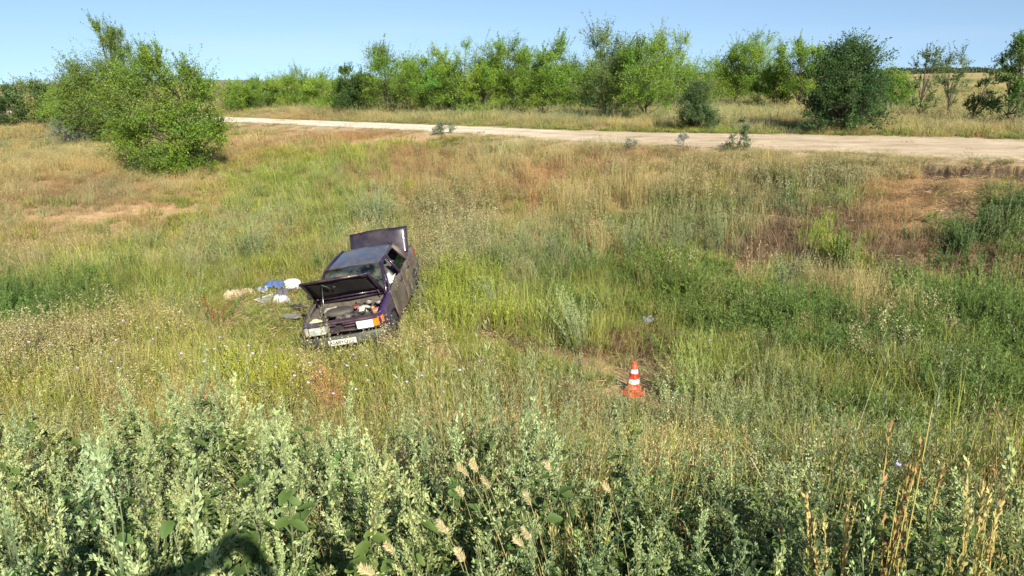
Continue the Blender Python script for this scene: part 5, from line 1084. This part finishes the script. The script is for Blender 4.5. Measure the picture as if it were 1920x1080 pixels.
CM1, CM2, CMS = (.11, .155, .052), (.18, .23, .085), (.31, .38, .15)
GOOSE_N = [weed_proto('goosefoot_weed', i, .80, CL1, CL2, CSP, 24, 15, .068, .042, True, 46, (.07, .14)) for i in range(4)]
GOOSE_F = [weed_proto('goosefoot_weed', 10 + i, .78, CL1, CL2, CSP, 44, 24, .070, .042, False, 46, (.07, .14)) for i in range(6)]
MUG_N = [weed_proto('mugwort_weed', 20 + i, .76, CM1, CM2, CMS, 30, 12, .068, .020, True, 40, (.06, .12)) for i in range(3)]
MUG_F = [weed_proto('mugwort_weed', 30 + i, .72, CM1, CM2, CMS, 72, 18, .062, .018, False, 38, (.06, .12)) for i in range(5)]
for o in list(bpy.data.objects):
    if o.parent and o.parent.name.startswith(('goosefoot', 'mugwort')): o.color = (1, 1, 1, 1)
r = np.random.default_rng(91)
tries = 0
spots = [(x_, y_, proj(np.array([x_, y_, float(H(x_, y_)) + .7]))[0]) for x_, y_ in ((-1.25, 2.3), (-1.0, 2.15), (-1.45, 2.5), (-.85, 2.35), (-1.15, 2.6), (-1.5, 2.8), (-.95, 2.65), (-1.3, 2.9), (-.75, 2.6), (-1.05, 2.95))]
while len(spots) < 290 and tries < 20000:
    tries += 1
    y = 1.55 + 4.9 * r.uniform(0, 1) ** 1.15; x = r.uniform(-.74 * y - .5, .74 * y + .5); px = proj(np.array([x, y, float(H(x, y)) + .7]))[0]
    lim = np.interp(px, [0, 450, 830, 1000, 1250, 1920], [6.6, 6.3, 5.8, 4.2, 3.9, 3.6])
    if y > lim: continue
    mn = .145 + .027 * y
    if any((x - a) ** 2 + (y - b_) ** 2 < mn * mn for a, b_, _ in spots): continue
    spots.append((x, y, px))
spots.sort(key=lambda q: q[1])
used = set()
for i, (x, y, px) in enumerate(spots):
    goose = r.uniform() < np.interp(px, [0, 800, 1100, 1500, 1920], [.92, .78, .42, .30, .25]); near = i < 62
    fam = (GOOSE_N if near else GOOSE_F) if goose else (MUG_N if near else MUG_F); pr = fam[int(r.integers(0, len(fam)))]
    b_ = float(np.clip(1 + r.normal(0, .13), .7, 1.35)); gw = float(r.normal(0, .05)); tint = (b_ * (1 + gw), b_, b_ * (1 - gw * 1.2), 1)
    if not goose: tint = tuple(v * .95 for v in tint[:3]) + (1,)
    if pr.name in used: o = copy_tree(pr, None, tint)
    else:
        o = pr; used.add(pr.name)
        for ch in o.children: ch.color = tint
    o.location = (x, y, float(H(x, y)) - .02); s_ = float(r.uniform(.78, 1.4)) * float(np.interp(px, [0, 900, 1920], [1.05, .95, .9])) * float(1 + .30 * vnoise(x, y, .9, 61))
    o.rotation_euler = (float(r.normal(0, .09)), float(r.normal(-.03, .09)), float(r.uniform(0, 6.283))); o.scale = (s_, s_, s_)
    if goose: tag(o, 'silvery flowering goosefoot weed with broad green leaves on the near slope', 'weed', 'silvery weeds on the near slope')
    else: tag(o, 'grey-green mugwort weed with narrow leaves on the near slope', 'weed', 'mugwort on the near slope')
for pr in GOOSE_N + GOOSE_F + MUG_N + MUG_F:
    if pr.name not in used:
        for ch in list(pr.children): bpy.data.objects.remove(ch)
        bpy.data.objects.remove(pr)
# undergrowth of the slope: one mass
r = np.random.default_rng(92); n = 4000; y = r.uniform(1.0, 7.2, n); x = r.uniform(-1, 1, n) * (.76 * y + 3.2); z = H(x, y)
sc_ = np.stack([r.uniform(.8, 1.2, n)] * 2 + [r.uniform(.5, 1.05, n) * np.interp(y, [1, 4, 7], [1.1, 1, .7])], 1); rt_ = np.stack([r.normal(0, .12, n), r.normal(0, .12, n), r.uniform(0, 6.3, n)], 1)
tn = np.tile(1.3 + r.normal(0, .2, (n, 1)), (1, 3)) * (1 + r.normal(0, .05, (n, 3)))
scatter('slope_undergrowth', 'under', np.stack([x, y, z], 1), rt_, sc_, np.clip(tn, .4, 2.0), 'dense green leafy undergrowth between the tall slope weeds')
n = 560; y = r.uniform(4.0, 7.4, n); x = r.uniform(-1, 1, n) * (.76 * y + 2.4); px = proj(np.stack([x, y, H(x, y) + .5], 1))[:, 0]
k = r.uniform(0, 1, n) < np.interp(px, [0, 300, 800, 1000, 1300, 1920], [.9, .9, .75, .25, .5, .4]); x, y = x[k], y[k]; n = len(x)
sc_ = np.stack([r.uniform(.8, 1.1, n)] * 2 + [r.uniform(.6, 1.0, n) * np.interp(y, [4, 7.4], [1, .6])], 1); rt_ = np.stack([r.normal(0, .1, n), r.normal(-.05, .1, n), r.uniform(0, 6.3, n)], 1)
tn = np.tile(1 + r.normal(0, .15, (n, 1)), (1, 3))
scatter('slope_weeds', 'tops', np.stack([x, y, H(x, y)], 1), rt_, sc_, np.clip(tn, .4, 1.6), 'silvery green weeds thinning out towards the foot of the slope')
for kind, n, nm, lab in (('cheat', 130, 'tawny_grass', 'tawny dry grass tufts among the slope weeds'), ('straw', 160, 'slope_dry_grass', 'pale dry grass blades among the slope weeds')):
    y = r.uniform(2.6, 7.0, n); x = r.uniform(-1, 1, n) * (.76 * y + .5); px = proj(np.stack([x, y, H(x, y) + .5], 1))[:, 0]
    k = r.uniform(0, 1, n) < np.interp(px, [0, 350, 600, 800, 1000, 1200, 1400, 1920], [.15, .3, .3, .5, .95, .8, .35, .4]) * np.interp(y, [2.6, 4.2], [.25, 1]); x, y = x[k], y[k]; n = len(x)
    sc_ = np.stack([r.uniform(.6, 1.0, n)] * 2 + [r.uniform(1.0, 1.7, n) if kind == 'cheat' else r.uniform(.8, 1.3, n)], 1); rt_ = np.stack([r.normal(0, .12, n), r.normal(0, .12, n), r.uniform(0, 6.3, n)], 1)
    scatter(nm, kind, np.stack([x, y, H(x, y)], 1), rt_, sc_, np.tile(1 + r.normal(0, .12, (n, 1)), (1, 3)) * np.array([[1.0, 1.0, .85]]), lab)

# ------------------------------------------------------------------ single grasses that stand out in front
M_EAR = M_PLANT
def ear_proto(i):
    r = np.random.default_rng(500 + i); root = empty('crested_wheatgrass', (0, 0, -70)); h = .92; bend = r.uniform(.15, .35)
    ax = bez(np.array([0, 0, -.03]), np.array([0, 0, h * .6]), np.array([-bend * .6, .0, h]), 10); mb = MB(); tube(mb, ax, np.linspace(.0024, .0014, 10), 4, np.array([.38, .33, .14])); link('stem', mb.mesh('stem', M_PLANT), root)
    mb = MB(); d_ = unit(ax[-1] - ax[-2]) + np.array([-.25, 0, -.1]); d_ = unit(d_); s_ = unit(np.cross(d_, np.array([0, 1.0, 0]) + r.normal(0, .3, 3))); n = 13; c = []
    for k in range(n):
        t = k / n; p = ax[-1] + d_ * .066 * t; wv = .025 * math.sin(math.pi * (.25 + .7 * t)) + .004
        for sg in (1, -1):
            for q in range(3):
                D = unit(s_ * sg + d_ * (.9 + .2 * q) + r.normal(0, .12, 3)); diamonds(mb, (p + r.normal(0, .001, 3))[None], D[None], wv * (1 - .12 * q) * r.uniform(.6, 1.3), .0048, r, vary(r, (.50, .435, .225), 1, .14))
    tube(mb, np.stack([ax[-1], ax[-1] + d_ * .075]), np.array([.003, .001]), 4, np.array([.45, .36, .2])); link('ear', mb.mesh('ear', M_PLANT), root); return root
EARS = [ear_proto(i) for i in range(4)]
EP = [(870, 885, 'left-leaning ripe wheatgrass ear, highest of those in the middle foreground'), (925, 932, 'fat ripe wheatgrass ear just right of the highest foreground ear'), (850, 940, 'slim wheatgrass ear left below the highest foreground ear'), (828, 1000, 'short round wheatgrass ear seen almost end on'), (705, 1035, 'broad fanned wheatgrass ear nearest the left of the foreground ears'), (775, 1043, 'broad fanned wheatgrass ear beside the leftmost one'), (816, 1056, 'narrow fanned wheatgrass ear right of the two broad ones'), (1028, 892, 'upright pale wheatgrass ear among the tawny grass'), (1128, 937, 'small pale wheatgrass ear at the right end of the foreground ears'), (962, 1018, 'wheatgrass ear half hidden by mugwort at the bottom'), (992, 985, 'pale pinkish wheatgrass ear close to the bottom mugwort'), (975, 990, 'short blunt wheatgrass ear beside the pale pinkish one'), (910, 925, 'thin yellow wheatgrass ear crossing behind the fat ripe ear')]
for i, (px, py, lb) in enumerate(EP):
    o = EARS[i] if i < 4 else copy_tree(EARS[i % 4]); s_ = random.uniform(.9, 1.1)
    p = hit(px, py, .90 * s_); o.location = (p[0] + .16, p[1] + .02, p[2]); o.scale = (s_ * .96, s_ * .96, s_); o.rotation_euler = (random.uniform(-.1, .1), random.uniform(-.12, .06), random.uniform(-.7, .7)); tag(o, lb, 'grass', 'ripe wheatgrass ears in the foreground')
def rye_clump(px, py, h, n, spread, label, cs, ce, seed, lean=0.0, earL=.32, fat=.0062):
    """a tuft of tall grass: every stem and every ear a part"""
    r = np.random.default_rng(600 + seed); p = hit(px, py, h); root = empty('tall_grass', tuple(p), (0, 0, 0), label, 'grass', 'tall golden grasses at the lower right')
    for k in range(n):
        b = np.append(r.normal(0, .035, 2), -.04); hh = h * (1.0 if k == 0 else r.uniform(.62, .97)); e = b + np.array([r.normal(lean, spread) * hh, r.normal(0, spread * .6) * hh, hh]); ax = bez(b, b * .5 + e * .5 + np.array([0, 0, hh * .08]), e, 10)
        mb = MB(); tube(mb, ax, np.linspace(.0040, .0022, 10), 4, np.array(cs)); link('stem', mb.mesh('stem', M_PLANT), root)
        if r.uniform() < .85:
            mb = MB(); m_ = 26; t = np.linspace(0, 1, m_)[:, None]; d_ = unit(ax[-1] - ax[-2]); P = ax[-1] - d_ * earL * (1 - t) + r.normal(0, .002, (m_, 3)); D = d_ + r.normal(0, .22, (m_, 3))
            diamonds(mb, P, D, .036, fat * 1.9, r, vary(r, ce, m_, .12)); link('ear', mb.mesh('ear', M_PLANT), root)
    return root
GS, GE = (.50, .42, .12), (.60, .47, .18)
rye_clump(1712, 750, 1.36, 10, .035, 'tallest golden-brown grass tuft with a reddish tip at the lower right', GS, (.47, .27, .11), 1, .02)
rye_clump(1862, 860, 1.18, 16, .07, 'dense golden grass tuft nearest the lower right corner', GS, GE, 2, .03)
rye_clump(1592, 920, .95, 8, .06, 'golden grass stems leaning left of the tallest tuft', GS, GE, 3, -.12)
rye_clump(1775, 900, 1.0, 8, .10, 'yellow-green grass stems between the tallest and the dense golden tufts', (.30, .32, .09), (.36, .36, .12), 4, .10)
rye_clump(1530, 905, .92, 4, .16, 'loose tawny grass stems left of the leaning golden stems', (.40, .33, .15), (.46, .34, .17), 5, -.02, .18)
rye_clump(1445, 800, .80, 2, .05, 'two short tawny grass heads pointing up left in the green weeds', (.40, .34, .15), (.50, .37, .19), 6, -.25, .16)
rye_clump(1516, 790, .82, 2, .04, 'pair of straight pale grass stalks in the green weeds', (.36, .36, .15), (.42, .38, .2), 7, .02, .18)
for (px, py), (qx, qy), lb in (((1407, 858), (1545, 1030), 'long bare straw stalk slanting down to the right'), ((1655, 668), (1545, 950), 'long thin pale stalk slanting up to the right in front of the weeds')):
    a = hit(px, py, .75); a = a + np.array([0, 0, .75]); b = hit(qx, qy, .3); mb = MB(); tube(mb, bez(b, (a + b) / 2 + np.array([0, 0, .05]), a, 10), np.linspace(.004, .0022, 10), 5, np.array([.58, .50, .27]))
    o = link('straw_stalk', mb.mesh('straw_stalk', M_PLANT)); tag(o, lb, 'grass')
for (px, py, lb) in ((1640, 790, 'stem of small yellow flowers nearest the tall golden tuft'), (1605, 815, 'lower yellow-flowered stem left of the tall golden tuft')):
    tree_px('yellow_flower', px, py + 70, py, 40, lb, cat='flower', form='round', cb=.3, K=6, tips=6, lpt=4, leaf=(.022, .02), c=(.55, .50, .04), trunks=2, tr_r=.004, crown_name='flower_heads')
for o in bpy.data.objects:
    if o.type == 'MESH' and o.data.materials and o.data.materials[0] in (M_LEAF,): o.color = (1, 1, 1, 1)

# ------------------------------------------------------------------ the person taking the photograph (casts the shadow at the lower left)
M_SKIN = solid('skin', (.50, .31, .22), (.44, .26, .18), 20, .55); M_SHIRT = solid('dark_blue_shirt', (.05, .07, .12), (.04, .055, .095), 16, .9); M_TROU = solid('dark_trousers', (.04, .04, .045), (.03, .03, .034), 16, .9); M_HAIR = solid('brown_hair', (.05, .032, .02), (.035, .022, .014), 60, .6)
PG = float(H(0, -.32)); PERS = empty('person', (-.09, -.33, PG), (0, 0, 0), 'person standing on the roadside bank holding a camera up to the face', 'person')
def skin(name, verts, edges, radii, mat, sub=2):
    me = bpy.data.meshes.new(name); me.from_pydata([Vector(v) for v in verts], edges, []); me.materials.append(mat)
    o = link(name, me, PERS); sm = o.modifiers.new('skin', 'SKIN'); sm.use_smooth_shade = True
    for i, rr in enumerate(radii): me.skin_vertices[0].data[i].radius = rr if isinstance(rr, tuple) else (rr, rr)
    me.skin_vertices[0].data[0].use_root = True
    ss = o.modifiers.new('sub', 'SUBSURF'); ss.levels = ss.render_levels = sub; return o
BV = [(0, 0, .93), (0, .01, 1.12), (0, 0, 1.32), (0, -.01, 1.46), (0, 0, 1.54), (0, .02, 1.62), (0, .035, 1.70), (0, .03, 1.77)]; BE = [(i, i + 1) for i in range(7)]; BR = [(.15, .115), (.135, .10), (.155, .11), (.12, .085), .052, .07, .098, .08]
for sg in (1, -1):
    n0 = len(BV)
    BV += ([(.18, -.01, 1.47), (.27, .10, 1.57), (.23, .20, 1.62), (.185, .27, 1.66), (.165, .295, 1.675)] if sg > 0 else [(-.18, -.01, 1.47), (-.315, .09, 1.62), (-.19, .19, 1.645), (-.02, .27, 1.665), (.015, .295, 1.675)])
    BR += [.064, .048, .042, .030, .034]; BE += [(3, n0), (n0, n0 + 1), (n0 + 1, n0 + 2), (n0 + 2, n0 + 3), (n0 + 3, n0 + 4)]
    hx, hy, hz = BV[n0 + 4]
    for k in range(4):
        m0 = len(BV); BV += [(hx - sg * (.006 + .004 * k), hy + .014, hz + .042 - .022 * k), (hx - sg * (.034 + .004 * k), hy + .022, hz + .050 - .022 * k)]; BR += [.0095, .0075]; BE += [(n0 + 4, m0), (m0, m0 + 1)]
    m0 = len(BV); BV += [(hx - sg * .022, hy - .022, hz + .01), (hx - sg * .042, hy - .032, hz + .022)]; BR += [.011, .009]; BE += [(n0 + 4, m0), (m0, m0 + 1)]
    n0 = len(BV); BV += [(sg * .095, 0, .86), (sg * .10, .01, .48), (sg * .11, -.02, .09), (sg * .12, .05, .045), (sg * .13, .14, .03)]; BR += [.088, .058, .042, .045, .032]; BE += [(0, n0), (n0, n0 + 1), (n0 + 1, n0 + 2), (n0 + 2, n0 + 3), (n0 + 3, n0 + 4)]
skin('body', BV, BE, BR, M_SKIN)
sv = [(0, 0, .92), (0, .01, 1.12), (0, 0, 1.32), (0, -.01, 1.46), (0, 0, .84)]; se = [(0, 1), (1, 2), (2, 3), (0, 4)]; sr = [(.18, .14), (.17, .13), (.185, .135), (.145, .11), (.185, .145)]
for ar in ([(.185, -.01, 1.47), (.272, .10, 1.57), (.25, .155, 1.60)], [(-.185, -.01, 1.47), (-.315, .09, 1.62), (-.24, .15, 1.635)]): n0 = len(sv); sv += ar; sr += [.078, .062, .056]; se += [(3, n0), (n0, n0 + 1), (n0 + 1, n0 + 2)]
skin('shirt', sv, se, sr, M_SHIRT)
sv = [(0, 0, .92), (0, 0, 1.0)]; se = [(0, 1)]; sr = [(.16, .125), (.155, .12)]
for sg in (1, -1): n0 = len(sv); sv += [(sg * .098, 0, .84), (sg * .10, .01, .48), (sg * .11, -.02, .10)]; sr += [.102, .072, .06]; se += [(0, n0), (n0, n0 + 1), (n0 + 1, n0 + 2)]
skin('trousers', sv, se, sr, M_TROU)
skin('hair', [(0, -.01, 1.66), (0, .0, 1.74), (0, .02, 1.795)], [(0, 1), (1, 2)], [.085, .098, .078], M_HAIR)
bm = bmesh.new(); bm_box(bm, -.055, .055, -.040, -.012, -.034, .034, .006); bm_lathe(bm, [(.004, 0), (.026, 0), (.026, .010), (.004, .010)], 20, Matrix.Translation((0, -.012, 0)) @ Matrix.Rotation(-math.pi / 2, 4, 'X'))
o = bm_obj('compact_camera', bm, M_BLACK, None); o.matrix_world = Matrix.Translation((0, 0, EYE)) @ Matrix.Rotation(-PITCH, 4, 'X') @ Matrix.Translation((0, -.012, 0)); tag(o, 'small black camera held up in both hands by the person on the bank', 'camera')
